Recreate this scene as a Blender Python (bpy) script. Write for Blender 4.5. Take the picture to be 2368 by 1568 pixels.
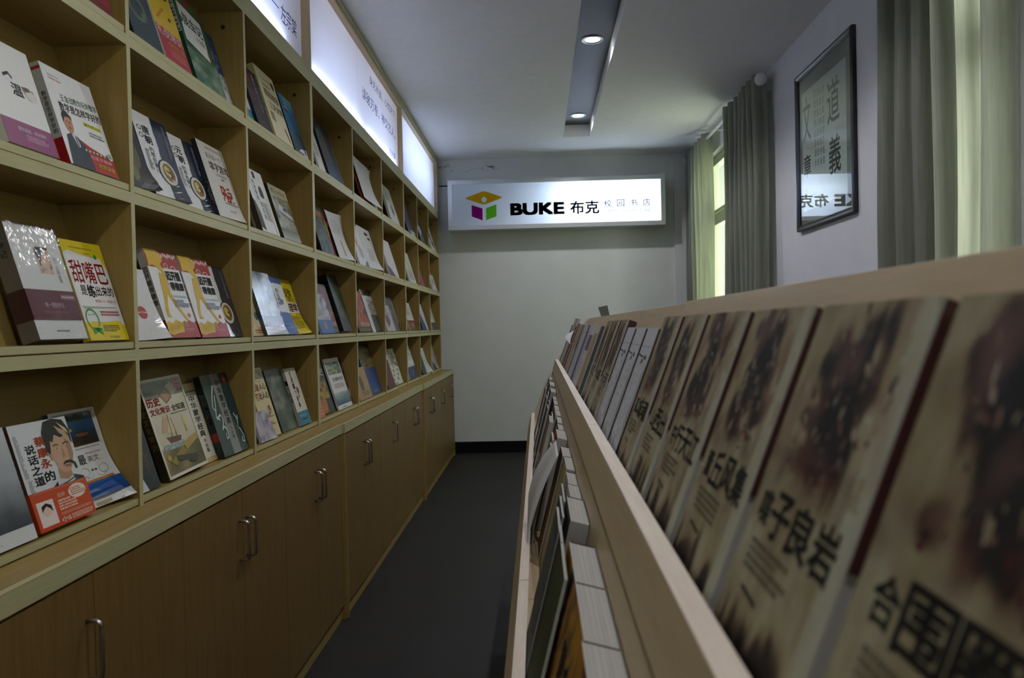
import bpy, bmesh, math, random
from mathutils import Vector, Matrix, Euler, noise

# ------------------------------------------------------------------ clear
for o in list(bpy.data.objects):
    bpy.data.objects.remove(o, do_unlink=True)
SC = bpy.context.scene
COL = SC.collection
PI = math.pi

# ------------------------------------------------------------------ camera
CAM_H = 1.38
FPX = 1806.0                       # focal length in pixels of a 2368 px wide frame
def cam_axes(vx, vy, roll):
    d = Vector(((vx - 1184.0) / FPX, (vy - 784.0) / FPX, 1.0)).normalized()
    r_ = math.radians(roll)
    u = Vector((-math.sin(r_), -math.cos(r_), 0.0))
    u = (u - d * u.dot(d)).normalized()
    r = d.cross(u)
    if r.x < 0: r = -r
    return r, d, u                 # world X, Y, Z written in camera axes (x right, y down, z forward)
_r, _d, _u = cam_axes(1244.4, 754.0, 1.28)
camd = bpy.data.cameras.new('camera'); cam = bpy.data.objects.new('camera', camd); COL.objects.link(cam)
camd.sensor_fit = 'HORIZONTAL'; camd.sensor_width = 23.6
camd.lens = FPX / 2368.0 * 23.6
camd.clip_start = 0.02; camd.clip_end = 60
# columns of the camera matrix: its right, up, back in world space
right = Vector((_r.x, _d.x, _u.x)); down = Vector((_r.y, _d.y, _u.y)); fwd = Vector((_r.z, _d.z, _u.z))
cam.matrix_world = Matrix(((right.x, -down.x, -fwd.x, 0), (right.y, -down.y, -fwd.y, 0), (right.z, -down.z, -fwd.z, CAM_H), (0, 0, 0, 1)))
camd.dof.use_dof = True; camd.dof.focus_distance = 2.9; camd.dof.aperture_fstop = 4.5
SC.camera = cam

# ------------------------------------------------------------------ world, exposure, main lights
SC.view_settings.view_transform = 'Standard'
SC.view_settings.look = 'None'
SC.view_settings.exposure = 0.2
SC.view_settings.gamma = 1.0
SC.view_settings.use_curve_mapping = False
W = bpy.data.worlds.new('World'); SC.world = W; W.use_nodes = True
bg = W.node_tree.nodes['Background']
bg.inputs['Color'].default_value = (0.96, 0.94, 0.90, 1); bg.inputs['Strength'].default_value = 6.0

LAMP_W = 32.0                      # one recessed downlight
TUBE_STRENGTH = 100.0               # fluorescent tubes of the fascia light boxes
SIGN_STRENGTH = 90.0               # fluorescent tubes of the lit sign

# ------------------------------------------------------------------ helpers
def lin(c):
    if isinstance(c, str):
        c = c.lstrip('#'); c = tuple(int(c[i:i+2], 16) / 255.0 for i in (0, 2, 4))
    return tuple((x / 12.92 if x <= 0.04045 else ((x + 0.055) / 1.055) ** 2.4) for x in c[:3])

class NT:
    def __init__(s, name):
        s.m = bpy.data.materials.new(name); s.m.use_nodes = True; s.t = s.m.node_tree
        s.b = s.t.nodes['Principled BSDF']; s.out = s.t.nodes['Material Output']
    def n(s, kind, **kw):
        x = s.t.nodes.new(kind)
        for k, v in kw.items():
            if k in x.inputs: x.inputs[k].default_value = v
            else: setattr(x, k, v)
        return x
    def l(s, a, b): s.t.links.new(a, b)
    def coords(s, scale=(1, 1, 1), kind='Object'):
        tc = s.n('ShaderNodeTexCoord'); mp = s.n('ShaderNodeMapping'); mp.inputs['Scale'].default_value = scale
        s.l(tc.outputs[kind], mp.inputs['Vector']); return mp.outputs['Vector']
    def ramp(s, fac, stops):
        r = s.n('ShaderNodeValToRGB'); e = r.color_ramp.elements
        while len(e) < len(stops): e.new(0.5)
        for i, (p, c) in enumerate(stops):
            e[i].position = p; e[i].color = (*c, 1)
        s.l(fac, r.inputs['Fac']); return r.outputs['Color']
    def bump(s, h, strength=0.1, dist=0.002):
        b = s.n('ShaderNodeBump', Strength=strength, Distance=dist); s.l(h, b.inputs['Height']); s.l(b.outputs['Normal'], s.b.inputs['Normal'])

def wood_mat(name, c0, c1, grain=(6, 60, 60), rough=0.45, spec=0.35):
    k = NT(name); v = k.coords(grain)
    nz = k.n('ShaderNodeTexNoise', Scale=1.6, Detail=5.0, Roughness=0.62); k.l(v, nz.inputs['Vector'])
    nz2 = k.n('ShaderNodeTexNoise', Scale=7.0, Detail=2.0); k.l(v, nz2.inputs['Vector'])
    mx = k.n('ShaderNodeMix', data_type='FLOAT'); mx.inputs[0].default_value = 0.3
    k.l(nz.outputs['Fac'], mx.inputs[2]); k.l(nz2.outputs['Fac'], mx.inputs[3])
    col = k.ramp(mx.outputs[0], [(0.30, c0), (0.68, c1)])
    k.l(col, k.b.inputs['Base Color']); k.b.inputs['Roughness'].default_value = rough
    k.b.inputs['Specular IOR Level'].default_value = spec
    k.bump(nz2.outputs['Fac'], 0.06, 0.0008); return k.m

def plain(name, c, rough=0.5, metal=0.0, spec=0.5, noise_amt=0.06, nscale=14.0, bump=0.0):
    k = NT(name); v = k.coords()
    nz = k.n('ShaderNodeTexNoise', Scale=nscale, Detail=4.0); k.l(v, nz.inputs['Vector'])
    lo = tuple(x * (1 - noise_amt) for x in c); hi = tuple(min(1, x * (1 + noise_amt)) for x in c)
    k.l(k.ramp(nz.outputs['Fac'], [(0.3, lo), (0.7, hi)]), k.b.inputs['Base Color'])
    k.b.inputs['Roughness'].default_value = rough; k.b.inputs['Metallic'].default_value = metal
    k.b.inputs['Specular IOR Level'].default_value = spec
    if bump: k.bump(nz.outputs['Fac'], bump, 0.002)
    return k.m

M = {}
M['wood_y'] = wood_mat('veneer_grain_along_y', (0.27, 0.180, 0.050), (0.36, 0.255, 0.082), (40, 2.5, 40))
M['wood_z'] = wood_mat('veneer_grain_along_z', (0.26, 0.168, 0.044), (0.35, 0.238, 0.070), (40, 40, 2.5))
M['door'] = wood_mat('door_veneer', (0.155, 0.090, 0.024), (0.215, 0.132, 0.040), (40, 40, 2.5))
M['edge'] = wood_mat('pale_edge_banding', (0.42, 0.40, 0.215), (0.51, 0.49, 0.275), (60, 5, 60), 0.4)
M['rack_edge'] = wood_mat('rack_edge_banding', (0.58, 0.48, 0.38), (0.70, 0.60, 0.49), (60, 5, 60), 0.45)
M['rack_wood'] = wood_mat('rack_veneer', (0.45, 0.335, 0.19), (0.56, 0.43, 0.26), (40, 2.5, 40), 0.4)
M['tan'] = wood_mat('tan_edge', (0.50, 0.37, 0.22), (0.60, 0.46, 0.29), (60, 5, 60), 0.45)
M['hole'] = plain('dark_hole', (0.02, 0.015, 0.01), 0.8)
M['wall'] = plain('white_wall_paint', (0.70, 0.705, 0.71), 0.85, noise_amt=0.03, nscale=5.0, bump=0.05)
M['ceil'] = plain('ceiling_paint', (0.86, 0.86, 0.875), 0.9, noise_amt=0.02)
M['silver'] = plain('silver_paint', (0.60, 0.62, 0.64), 0.32, 0.55, noise_amt=0.02)
M['steel'] = plain('brushed_steel', (0.58, 0.57, 0.56), 0.3, 1.0, noise_amt=0.04)
M['chrome'] = plain('lamp_ring_metal', (0.55, 0.57, 0.6), 0.25, 1.0, noise_amt=0.02)
M['black_frame'] = plain('black_lacquer', (0.012, 0.011, 0.013), 0.28, noise_amt=0.2)
M['base'] = plain('black_baseboard', (0.006, 0.006, 0.007), 0.7, spec=0.15, noise_amt=0.2)
M['pvc'] = plain('pale_pvc', (0.66, 0.70, 0.58), 0.4, noise_amt=0.03)
M['white_plastic'] = plain('white_plastic', (0.72, 0.72, 0.72), 0.35, noise_amt=0.02)
M['black_rubber'] = plain('black_cable', (0.008, 0.008, 0.008), 0.5)
M['cable'] = M['black_rubber']

def acrylic(name, c):
    k = NT(name); t = k.t
    tr = k.n('ShaderNodeBsdfTranslucent'); tr.inputs['Color'].default_value = (*c, 1)
    gl = k.n('ShaderNodeBsdfGlossy', Roughness=0.25); gl.inputs['Color'].default_value = (1, 1, 1, 1)
    df = k.n('ShaderNodeBsdfDiffuse'); df.inputs['Color'].default_value = (*c, 1)
    nz = k.n('ShaderNodeTexNoise', Scale=3.0); k.l(k.coords(), nz.inputs['Vector'])
    cc = k.ramp(nz.outputs['Fac'], [(0.3, tuple(x * 0.97 for x in c)), (0.7, c)])
    k.l(cc, tr.inputs['Color']); k.l(cc, df.inputs['Color'])
    m1 = k.n('ShaderNodeMixShader'); m1.inputs[0].default_value = 0.35
    k.l(tr.outputs[0], m1.inputs[1]); k.l(df.outputs[0], m1.inputs[2])
    m2 = k.n('ShaderNodeMixShader'); m2.inputs[0].default_value = 0.04
    k.l(m1.outputs[0], m2.inputs[1]); k.l(gl.outputs[0], m2.inputs[2])
    k.l(m2.outputs[0], k.out.inputs['Surface']); return k.m
M['acrylic'] = acrylic('white_acrylic_diffuser', (0.80, 0.84, 0.92))
M['sign_face'] = acrylic('sign_acrylic', (0.84, 0.88, 0.94))
def film(name, c):                # coloured vinyl on a lit panel
    k = NT(name)
    tr = k.n('ShaderNodeBsdfTranslucent'); df = k.n('ShaderNodeBsdfDiffuse')
    nz = k.n('ShaderNodeTexNoise', Scale=20.0); k.l(k.coords(), nz.inputs['Vector'])
    cc = k.ramp(nz.outputs['Fac'], [(0.3, tuple(x * 0.95 for x in c)), (0.7, c)])
    k.l(cc, tr.inputs['Color']); k.l(cc, df.inputs['Color'])
    m1 = k.n('ShaderNodeMixShader'); m1.inputs[0].default_value = 0.5
    k.l(tr.outputs[0], m1.inputs[1]); k.l(df.outputs[0], m1.inputs[2]); k.l(m1.outputs[0], k.out.inputs['Surface']); return k.m
def emit(name, c, s):
    k = NT(name); e = k.n('ShaderNodeEmission', Strength=s); e.inputs['Color'].default_value = (*c, 1)
    k.l(e.outputs[0], k.out.inputs['Surface']); return k.m
M['tube'] = emit('fluorescent_tube', (0.66, 0.74, 1.0), TUBE_STRENGTH)
M['sign_tube'] = emit('sign_tube_light', (0.86, 0.93, 1.0), SIGN_STRENGTH)
M['tube_far'] = emit('fluorescent_tube_far', (0.66, 0.76, 1.0), TUBE_STRENGTH * 0.52)
M['box_inside'] = plain('light_box_lining', (0.36, 0.36, 0.37), 0.7, noise_amt=0.02)
M['lens'] = emit('downlight_lens', (0.86, 0.97, 1.0), 9.0)

def schlick(k, f0):                # reflectance of a clear sheet, the same from both of its faces
    lw = k.n('ShaderNodeLayerWeight'); lw.inputs['Blend'].default_value = 0.5
    p = k.n('ShaderNodeMath', operation='POWER'); p.inputs[1].default_value = 5.0; k.l(lw.outputs['Facing'], p.inputs[0])
    m = k.n('ShaderNodeMath', operation='MULTIPLY_ADD'); m.inputs[1].default_value = 1.0 - f0; m.inputs[2].default_value = f0
    k.l(p.outputs[0], m.inputs[0]); return m.outputs[0]

class MB:                          # collects shapes, builds ONE mesh object
    def __init__(s): s.v = []; s.f = []; s.m = []
    def add(s, vs, fs, mi=0):
        b = len(s.v); s.v += [tuple(v) for v in vs]; s.f += [tuple(b + i for i in f) for f in fs]; s.m += [mi] * len(fs)
    def box(s, x0, x1, y0, y1, z0, z1, mi=0):
        s.add([(x0,y0,z0),(x1,y0,z0),(x1,y1,z0),(x0,y1,z0),(x0,y0,z1),(x1,y0,z1),(x1,y1,z1),(x0,y1,z1)],
              [(0,3,2,1),(4,5,6,7),(0,1,5,4),(1,2,6,5),(2,3,7,6),(3,0,4,7)], mi)
    def prism(s, prof, y0, y1, mi=0):          # profile of (x, z), extruded along Y
        n = len(prof); vs = [(x, y0, z) for x, z in prof] + [(x, y1, z) for x, z in prof]
        fs = [tuple(range(n)), tuple(range(2*n-1, n-1, -1))] + [(i, n+i, n+(i+1) % n, (i+1) % n) for i in range(n)]
        s.add(vs, fs, mi)
    def tube(s, pts, r, seg=8, mi=0, caps=True):
        rings = []
        for i, p in enumerate(pts):
            p = Vector(p); a = Vector(pts[max(i-1, 0)]); b = Vector(pts[min(i+1, len(pts)-1)])
            d = (b - a).normalized(); up = Vector((0, 0, 1)) if abs(d.z) < 0.9 else Vector((0, 1, 0))
            e1 = d.cross(up).normalized(); e2 = d.cross(e1).normalized(); rr = r[i] if isinstance(r, (list, tuple)) else r
            rings.append([p + (e1 * math.cos(2*PI*k/seg) + e2 * math.sin(2*PI*k/seg)) * rr for k in range(seg)])
        vs = [v for g in rings for v in g]; fs = []
        for i in range(len(rings) - 1):
            for k in range(seg): fs.append((i*seg+k, i*seg+(k+1) % seg, (i+1)*seg+(k+1) % seg, (i+1)*seg+k))
        if caps: fs += [tuple(range(seg-1, -1, -1)), tuple((len(rings)-1)*seg + k for k in range(seg))]
        s.add(vs, fs, mi)
    def lathe(s, prof, c, seg=32, mi=0):       # profile of (r, z) about the vertical through c
        vs = []; fs = []
        for r, z in prof:
            for k in range(seg): vs.append((c[0] + r*math.cos(2*PI*k/seg), c[1] + r*math.sin(2*PI*k/seg), c[2] + z))
        for i in range(len(prof)-1):
            for k in range(seg): fs.append((i*seg+k, i*seg+(k+1) % seg, (i+1)*seg+(k+1) % seg, (i+1)*seg+k))
        s.add(vs, fs, mi)
    def build(s, name, mats, parent=None, smooth=False, bevel=0.0, rel=None):
        me = bpy.data.meshes.new(name); off = Vector(rel) if rel else Vector((0, 0, 0))
        me.from_pydata([tuple(Vector(v) - off) for v in s.v], [], s.f)
        for m_ in (mats if isinstance(mats, (list, tuple)) else [mats]): me.materials.append(m_)
        for p, mi in zip(me.polygons, s.m): p.material_index = mi
        bm = bmesh.new(); bm.from_mesh(me); bmesh.ops.recalc_face_normals(bm, faces=bm.faces)
        if bevel:
            bmesh.ops.bevel(bm, geom=[e for e in bm.edges if e.is_manifold and e.calc_face_angle(0) > 0.6], offset=bevel, segments=2, affect='EDGES', profile=0.7)
        bm.to_mesh(me); bm.free()
        if smooth:
            for p in me.polygons: p.use_smooth = True
        me.update()
        o = bpy.data.objects.new(name, me); COL.objects.link(o)
        if rel and not parent: o.location = off
        if parent: o.parent = parent
        return o

def tag(o, label=None, cat=None, group=None, kind=None):
    if label: o['label'] = label
    if cat: o['category'] = cat
    if group: o['group'] = group
    if kind: o['kind'] = kind
    return o
def thing(name, label, cat, loc=(0, 0, 0), group=None):
    o = bpy.data.objects.new(name, None); COL.objects.link(o); o.location = loc; o.empty_display_size = 0.05
    return tag(o, label, cat, group)
def part(mb, name, mats, root, **kw):          # world-space shape as a child of root (an Empty with no rotation)
    return mb.build(name, mats, root, rel=tuple(root.location), **kw)
def struct(mb, name, mats, **kw):
    o = mb.build(name, mats, **kw); o['kind'] = 'structure'; return o

# text outlines from the built-in font, cached: verts (2D) and faces, em = 1, baseline 0
_tc = {}
def glyphs(s, bold=0.0, res=3):
    bold = min(bold, 0.045)
    key = (s, bold, res)
    if key in _tc: return _tc[key]
    c = bpy.data.curves.new('text_outline', 'FONT'); c.body = s; c.size = 1.0; c.resolution_u = res; c.fill_mode = 'FRONT'
    o = bpy.data.objects.new('text_outline', c); COL.objects.link(o)
    bpy.context.view_layer.update()
    dg = bpy.context.evaluated_depsgraph_get()
    me = bpy.data.meshes.new_from_object(o.evaluated_get(dg))
    vs = [(v.co.x, v.co.y) for v in me.vertices]; fs = [tuple(p.vertices) for p in me.polygons]
    bpy.data.objects.remove(o, do_unlink=True); bpy.data.curves.remove(c); bpy.data.meshes.remove(me)
    if bold:                       # heavier strokes: the outline drawn again, shifted by the extra stroke width
        v0, f0 = vs, fs; vs, fs = [], []
        for dx, dy in ((-1, -1), (1, -1), (1, 1), (-1, 1)) + (((0, 0),) if bold > 0.03 else ()):
            k_ = len(vs); vs += [(x + dx * bold, y + dy * bold) for x, y in v0]; fs += [tuple(k_ + q for q in f) for f in f0]
    if vs:
        x0 = min(v[0] for v in vs); x1 = max(v[0] for v in vs); y0 = min(v[1] for v in vs); y1 = max(v[1] for v in vs)
    else: x0 = x1 = y0 = y1 = 0
    _tc[key] = (vs, fs, (x0, x1, y0, y1)); return _tc[key]
def text_fit(s, x0, x1, y0, y1, bold=0.0, res=3):   # verts stretched to fill a rectangle
    vs, fs, (a, b, c, d) = glyphs(s, bold, res)
    sx = (x1 - x0) / max(b - a, 1e-6); sy = (y1 - y0) / max(d - c, 1e-6)
    return [(x0 + (x - a) * sx, y0 + (y - c) * sy) for x, y in vs], fs

# ================================================================== THE ROOM
XL, XR, YF, YB, H = -1.36, 1.734, -3.2, 8.56, 3.22
# floor: dark tiles, 0.6 m, thin joints
def floor_mat():
    k = NT('dark_floor_tiles'); v = k.coords((1, 1, 1))
    br = k.n('ShaderNodeTexBrick', offset=0.0, Scale=1.0); br.inputs['Brick Width'].default_value = 0.6; br.inputs['Row Height'].default_value = 0.6
    br.inputs['Mortar Size'].default_value = 0.0022; br.inputs['Mortar Smooth'].default_value = 0.2
    br.inputs['Color1'].default_value = (0.021, 0.0195, 0.0185, 1); br.inputs['Color2'].default_value = (0.026, 0.0245, 0.0235, 1); br.inputs['Mortar'].default_value = (0.018, 0.017, 0.017, 1)
    k.l(v, br.inputs['Vector'])
    nz = k.n('ShaderNodeTexNoise', Scale=9.0, Detail=5.0); k.l(v, nz.inputs['Vector'])
    mx = k.n('ShaderNodeMix', data_type='RGBA', blend_type='MULTIPLY'); mx.inputs[0].default_value = 0.25
    k.l(br.outputs['Color'], mx.inputs[6]); k.l(nz.outputs['Color'], mx.inputs[7]); k.l(mx.outputs[2], k.b.inputs['Base Color'])
    k.b.inputs['Roughness'].default_value = 0.62; k.b.inputs['Specular IOR Level'].default_value = 0.25
    return k.m
M['floor'] = floor_mat()
b = MB(); b.box(XL - 0.2, XR + 0.3, YF - 0.2, YB + 0.2, -0.1, 0); struct(b, 'floor', M['floor'])
# ceiling with the long recessed slot
SX0, SX1, SY0, SY1, SD = 0.287, 0.545, -2.4, 7.674, 0.115
b = MB()
b.box(XL - 0.2, SX0, YF - 0.2, YB + 0.2, H, H + 0.3); b.box(SX1, XR + 0.3, YF - 0.2, YB + 0.2, H, H + 0.3)
b.box(SX0, SX1, YF - 0.2, SY0, H, H + 0.3); b.box(SX0, SX1, SY1, YB + 0.2, H, H + 0.3)
struct(b, 'ceiling', M['ceil'])
M['slot'] = plain('grey_slot_metal', (0.045, 0.048, 0.053), 0.45, 0.3, noise_amt=0.05)
b = MB(); b.box(SX0, SX1, SY0, SY1, H + SD, H + SD + 0.02); struct(b, 'trim_1', M['slot'])
# walls
def stained_wall():
    k = NT('stained_white_wall'); v = k.coords()
    nz = k.n('ShaderNodeTexNoise', Scale=4.0, Detail=5.0); k.l(v, nz.inputs['Vector'])
    base = k.ramp(nz.outputs['Fac'], [(0.3, (0.655, 0.665, 0.655)), (0.7, (0.70, 0.71, 0.70))])
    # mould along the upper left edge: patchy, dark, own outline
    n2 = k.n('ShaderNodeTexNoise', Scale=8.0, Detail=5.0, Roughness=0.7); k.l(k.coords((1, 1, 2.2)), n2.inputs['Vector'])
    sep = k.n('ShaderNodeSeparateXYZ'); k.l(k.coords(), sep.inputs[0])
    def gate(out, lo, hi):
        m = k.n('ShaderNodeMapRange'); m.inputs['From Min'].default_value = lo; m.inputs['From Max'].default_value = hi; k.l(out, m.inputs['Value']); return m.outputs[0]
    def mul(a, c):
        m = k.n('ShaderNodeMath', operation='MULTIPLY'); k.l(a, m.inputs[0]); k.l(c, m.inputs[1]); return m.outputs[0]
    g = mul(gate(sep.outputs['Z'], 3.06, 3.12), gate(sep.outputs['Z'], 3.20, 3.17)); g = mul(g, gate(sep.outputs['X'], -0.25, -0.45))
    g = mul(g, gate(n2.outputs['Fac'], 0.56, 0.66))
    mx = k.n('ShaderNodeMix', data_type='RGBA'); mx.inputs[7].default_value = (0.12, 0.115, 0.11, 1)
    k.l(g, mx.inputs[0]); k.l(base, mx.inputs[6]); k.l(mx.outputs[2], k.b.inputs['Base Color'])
    k.b.inputs['Roughness'].default_value = 0.85
    nb = k.n('ShaderNodeTexNoise', Scale=60.0, Detail=3.0); k.l(v, nb.inputs['Vector']); k.bump(nb.outputs['Fac'], 0.12, 0.002)
    return k.m
b = MB(); b.box(XL - 0.2, XR + 0.3, YB, YB + 0.2, 0, H); struct(b, 'wall_back', stained_wall())
b = MB(); b.box(1.50, XR, YB - 0.035, YB, 0, H); struct(b, 'trim_2', M['wall'])
b = MB(); b.box(XL - 0.2, XR + 0.3, YF - 0.2, YF, 0, H); struct(b, 'wall_front', M['wall'])
b = MB(); b.box(XL - 0.2, XL, YF, YB, 0, H); struct(b, 'wall_left', M['wall'])
# right wall with three window openings
WT = 0.24
WINS = [(6.68, 8.06, 0.95, 3.02), (2.90, 3.24, 0.95, 3.02), (-1.6, -0.7, 0.95, 3.02)]
b = MB(); ys = [YF, -1.6, -0.7, 2.90, 3.24, 6.68, 8.06, YB]
for i in range(len(ys) - 1):
    w_ = [w for w in WINS if abs(w[0] - ys[i]) < 1e-6]
    if w_:
        b.box(XR, XR + WT, ys[i], ys[i+1], 0, w_[0][2]); b.box(XR, XR + WT, ys[i], ys[i+1], w_[0][3], H)
    else: b.box(XR, XR + WT, ys[i], ys[i+1], 0, H)
struct(b, 'wall_right', plain('right_wall_paint', (0.66, 0.665, 0.70), 0.85, noise_amt=0.03, nscale=5.0, bump=0.05))
b = MB(); b.box(XL + 0.01, XR, YB - 0.012, YB, 0, 0.125)
struct(b, 'baseboard_back', M['base'], bevel=0.002)
b = MB(); b.box(XR - 0.012, XR, YF, YB - 0.012, 0, 0.125); struct(b, 'baseboard_right', M['base'])
# thin dark cable along the back wall, running behind the sign
b = MB(); b.tube([(-1.05, YB - 0.006, 2.934), (-0.93, YB - 0.006, 2.938), (-0.80, YB - 0.006, 2.940)], 0.006, 8)
tag(b.build('cable', M['cable'], smooth=True), 'short black cable running along back wall to the lit sign', 'cable')

# windows
def glass_mat():
    k = NT('window_glass'); tr = k.n('ShaderNodeBsdfTransparent'); tr.inputs['Color'].default_value = (0.93, 0.97, 0.92, 1)
    gl = k.n('ShaderNodeBsdfGlossy', Roughness=0.02); mx = k.n('ShaderNodeMixShader')
    k.l(schlick(k, 0.04), mx.inputs[0]); k.l(tr.outputs[0], mx.inputs[1]); k.l(gl.outputs[0], mx.inputs[2]); k.l(mx.outputs[0], k.out.inputs['Surface']); return k.m
M['glass'] = glass_mat()
for i, (y0, y1, z0, z1) in enumerate(WINS):
    fr = MB(); x0, x1 = XR + 0.07, XR + 0.125; t = 0.055; zt = 2.42; ny = 2 if y1 - y0 > 1.2 else 1
    fr.box(x0, x1, y0, y1, z0, z0 + t); fr.box(x0, x1, y0, y1, z1 - t, z1); fr.box(x0, x1, y0, y1, zt - 0.045, zt + 0.045)
    for j in range(ny + 1):
        yy = y0 + (y1 - y0) * j / ny; a_ = max(y0, yy - t / 2); c_ = min(y1, yy + t / 2)
        if j == 0: c_ = y0 + t
        if j == ny: a_ = y1 - t
        fr.box(x0, x1, a_, c_, z0 + t, zt - 0.045); fr.box(x0, x1, a_, c_, zt + 0.045, z1 - t)
    for j in range(ny):
        a_ = y0 + (y1 - y0) * j / ny + t / 2 + 0.012; c_ = y0 + (y1 - y0) * (j + 1) / ny - t / 2 - 0.012
        for za, zb in ((z0 + t, zt - 0.045), (zt + 0.045, z1 - t)):
            for (p0, p1, q0, q1) in ((a_, a_ + 0.03, za, zb), (c_ - 0.03, c_, za, zb), (a_, c_, za, za + 0.03), (a_, c_, zb - 0.03, zb)):
                fr.box(x0 - 0.012, x0, p0, p1, q0, q1)
    w = struct(fr, 'window_%d' % (i + 1), M['pvc'], bevel=0.003)
    g = MB(); g.box(XR + 0.095, XR + 0.099, y0 + t, y1 - t, z0 + t, z1 - t); go = g.build('pane', M['glass'], w)
# pale rendered wall of the yard outside the windows
def yard_mat():
    k = NT('pale_yard_wall'); br = k.n('ShaderNodeTexBrick', Scale=1.0); br.inputs['Brick Width'].default_value = 0.62; br.inputs['Row Height'].default_value = 0.17
    br.inputs['Mortar Size'].default_value = 0.006; br.inputs['Color1'].default_value = (0.60, 0.66, 0.45, 1); br.inputs['Color2'].default_value = (0.62, 0.68, 0.48, 1); br.inputs['Mortar'].default_value = (0.46, 0.52, 0.34, 1)
    k.l(k.coords((1, 1, 1)), br.inputs['Vector']); tc = k.t.nodes['Mapping']; tc.inputs['Rotation'].default_value = (PI/2, 0, PI/2)
    k.l(br.outputs['Color'], k.b.inputs['Base Color']); k.b.inputs['Roughness'].default_value = 0.9; return k.m
b = MB(); b.box(3.3, 3.5, 5.0, 16, -0.5, 7.0); struct(b, 'wall_yard', yard_mat())

# ================================================================== CEILING LAMPS in the slot
for i, y in enumerate((7.33, 5.40, 3.46, 1.52, -0.42)):
    zc = H + SD
    lab = {0: 'recessed round downlight nearest the lit sign, at the far end of the ceiling slot', 1: 'recessed round downlight in the ceiling slot, second from the lit sign'}.get(i, 'recessed round downlight in the ceiling slot')
    t = thing('downlight', lab, 'ceiling lamp', (0.416, y, zc), 'downlights in the ceiling slot')
    r = MB(); r.lathe([(0.052, 0.0), (0.074, 0.0), (0.078, -0.004), (0.072, -0.008), (0.056, -0.006), (0.052, 0.0)], (0.416, y, zc), 40); part(r, 'trim_ring', M['chrome'], t, smooth=True)
    r = MB(); r.lathe([(0.0005, -0.011), (0.02, -0.010), (0.04, -0.007), (0.052, -0.002)], (0.416, y, zc), 32); part(r, 'lens', M['lens'], t, smooth=True)
    l = bpy.data.lights.new('downlight_bulb', 'SPOT'); l.energy = LAMP_W; l.spot_size = math.radians(146); l.spot_blend = 0.5; l.shadow_soft_size = 0.035; l.color = (0.985, 0.975, 1.0)
    lo = bpy.data.objects.new('downlight_bulb', l); COL.objects.link(lo); lo.parent = t; lo.location = (0, 0, -0.055)

# ================================================================== LIT SIGN on the back wall
KS = 8.31 / 8.43
def KX(x): return x * KS
def KZ(z): return CAM_H + (z - CAM_H) * KS
sx0, sx1, sz0, sz1, sy = KX(-0.944), KX(1.390), KZ(2.436), KZ(2.972), 8.31
sign = thing('lightbox_sign', 'lit white shop sign with coloured cube logo and black lettering on back wall', 'sign', (0.22, YB, 2.70))
b = MB(); fw = 0.045
b.box(sx0, sx1, sy, YB - 0.001, sz0, sz0 + 0.012); b.box(sx0, sx1, sy, YB - 0.001, sz1 - 0.012, sz1); b.box(sx0, sx0 + 0.012, sy, YB - 0.001, sz0 + 0.012, sz1 - 0.012); b.box(sx1 - 0.012, sx1, sy, YB - 0.001, sz0 + 0.012, sz1 - 0.012)
b.box(sx0 + 0.012, sx1 - 0.012, sy, sy + 0.006, sz0 + 0.012, sz0 + fw); b.box(sx0 + 0.012, sx1 - 0.012, sy, sy + 0.006, sz1 - fw, sz1 - 0.012)
b.box(sx0 + 0.012, sx0 + fw, sy, sy + 0.006, sz0 + fw, sz1 - fw); b.box(sx1 - fw, sx1 - 0.012, sy, sy + 0.006, sz0 + fw, sz1 - fw)
b.box(sx0 + 0.012, sx1 - 0.012, YB - 0.012, YB - 0.006, sz0 + 0.012, sz1 - 0.012)
part(b, 'sign_frame', M['silver'], sign)
b = MB(); b.box(sx0 + fw - 0.008, sx1 - fw + 0.008, sy + 0.0065, sy + 0.0095, sz0 + fw - 0.008, sz1 - fw + 0.008)
part(b, 'face_panel', M['sign_face'], sign)
b = MB(); b.tube([(0.25, 8.37, 2.76), (1.28, 8.37, 2.76)], 0.013, 10); b.tube([(0.25, 8.37, 2.62), (1.28, 8.37, 2.62)], 0.013, 10)
part(b, 'fluorescent_tube', M['sign_tube'], sign, smooth=True)
def flat(mb, pts2, y, mi=0):      # polygon of (x, z) with a little thickness, front at y
    mb.add([(KX(x), y, KZ(z)) for x, z in pts2], [tuple(range(len(pts2)))], mi)
M['v_yellow'] = film('yellow_vinyl', (0.60, 0.33, 0.006)); M['v_mag'] = film('magenta_vinyl', (0.27, 0.008, 0.14)); M['v_green'] = film('green_vinyl', (0.13, 0.47, 0.025))
M['v_black'] = film('black_vinyl', (0.006, 0.006, 0.007)); M['v_grey'] = film('grey_vinyl', (0.012, 0.014, 0.022))
yv = sy + 0.0055
b = MB()
def rounded(p, r, n=5):
    out = []; L = len(p)
    for i in range(L):
        a, c, d = Vector(p[i-1]), Vector(p[i]), Vector(p[(i+1) % L]); u = (a - c).normalized(); w = (d - c).normalized()
        for k in range(n + 1):
            s_ = k / n; q0 = c + u * r; q1 = c + w * r
            out.append(tuple(q0 * (1-s_)**2 + c * 2*s_*(1-s_) + q1 * s_**2))
    return out
outer = rounded([(-0.765, 2.776), (-0.553, 2.852), (-0.345, 2.776), (-0.554, 2.700)], 0.03)
ca, cr = Vector((-0.552, 2.757)), 0.031
n = len(outer); inner = []
for p in outer:
    d = (Vector(p) - ca).normalized(); inner.append(tuple(ca + d * cr))
b.add([(KX(x), yv, KZ(z)) for x, z in outer] + [(KX(x), yv, KZ(z)) for x, z in inner], [(i, (i+1) % n, n + (i+1) % n, n + i) for i in range(n)], 0)
flat(b, [(-0.689, 2.702), (-0.572, 2.662), (-0.572, 2.534), (-0.689, 2.578)], yv, 1)
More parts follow.
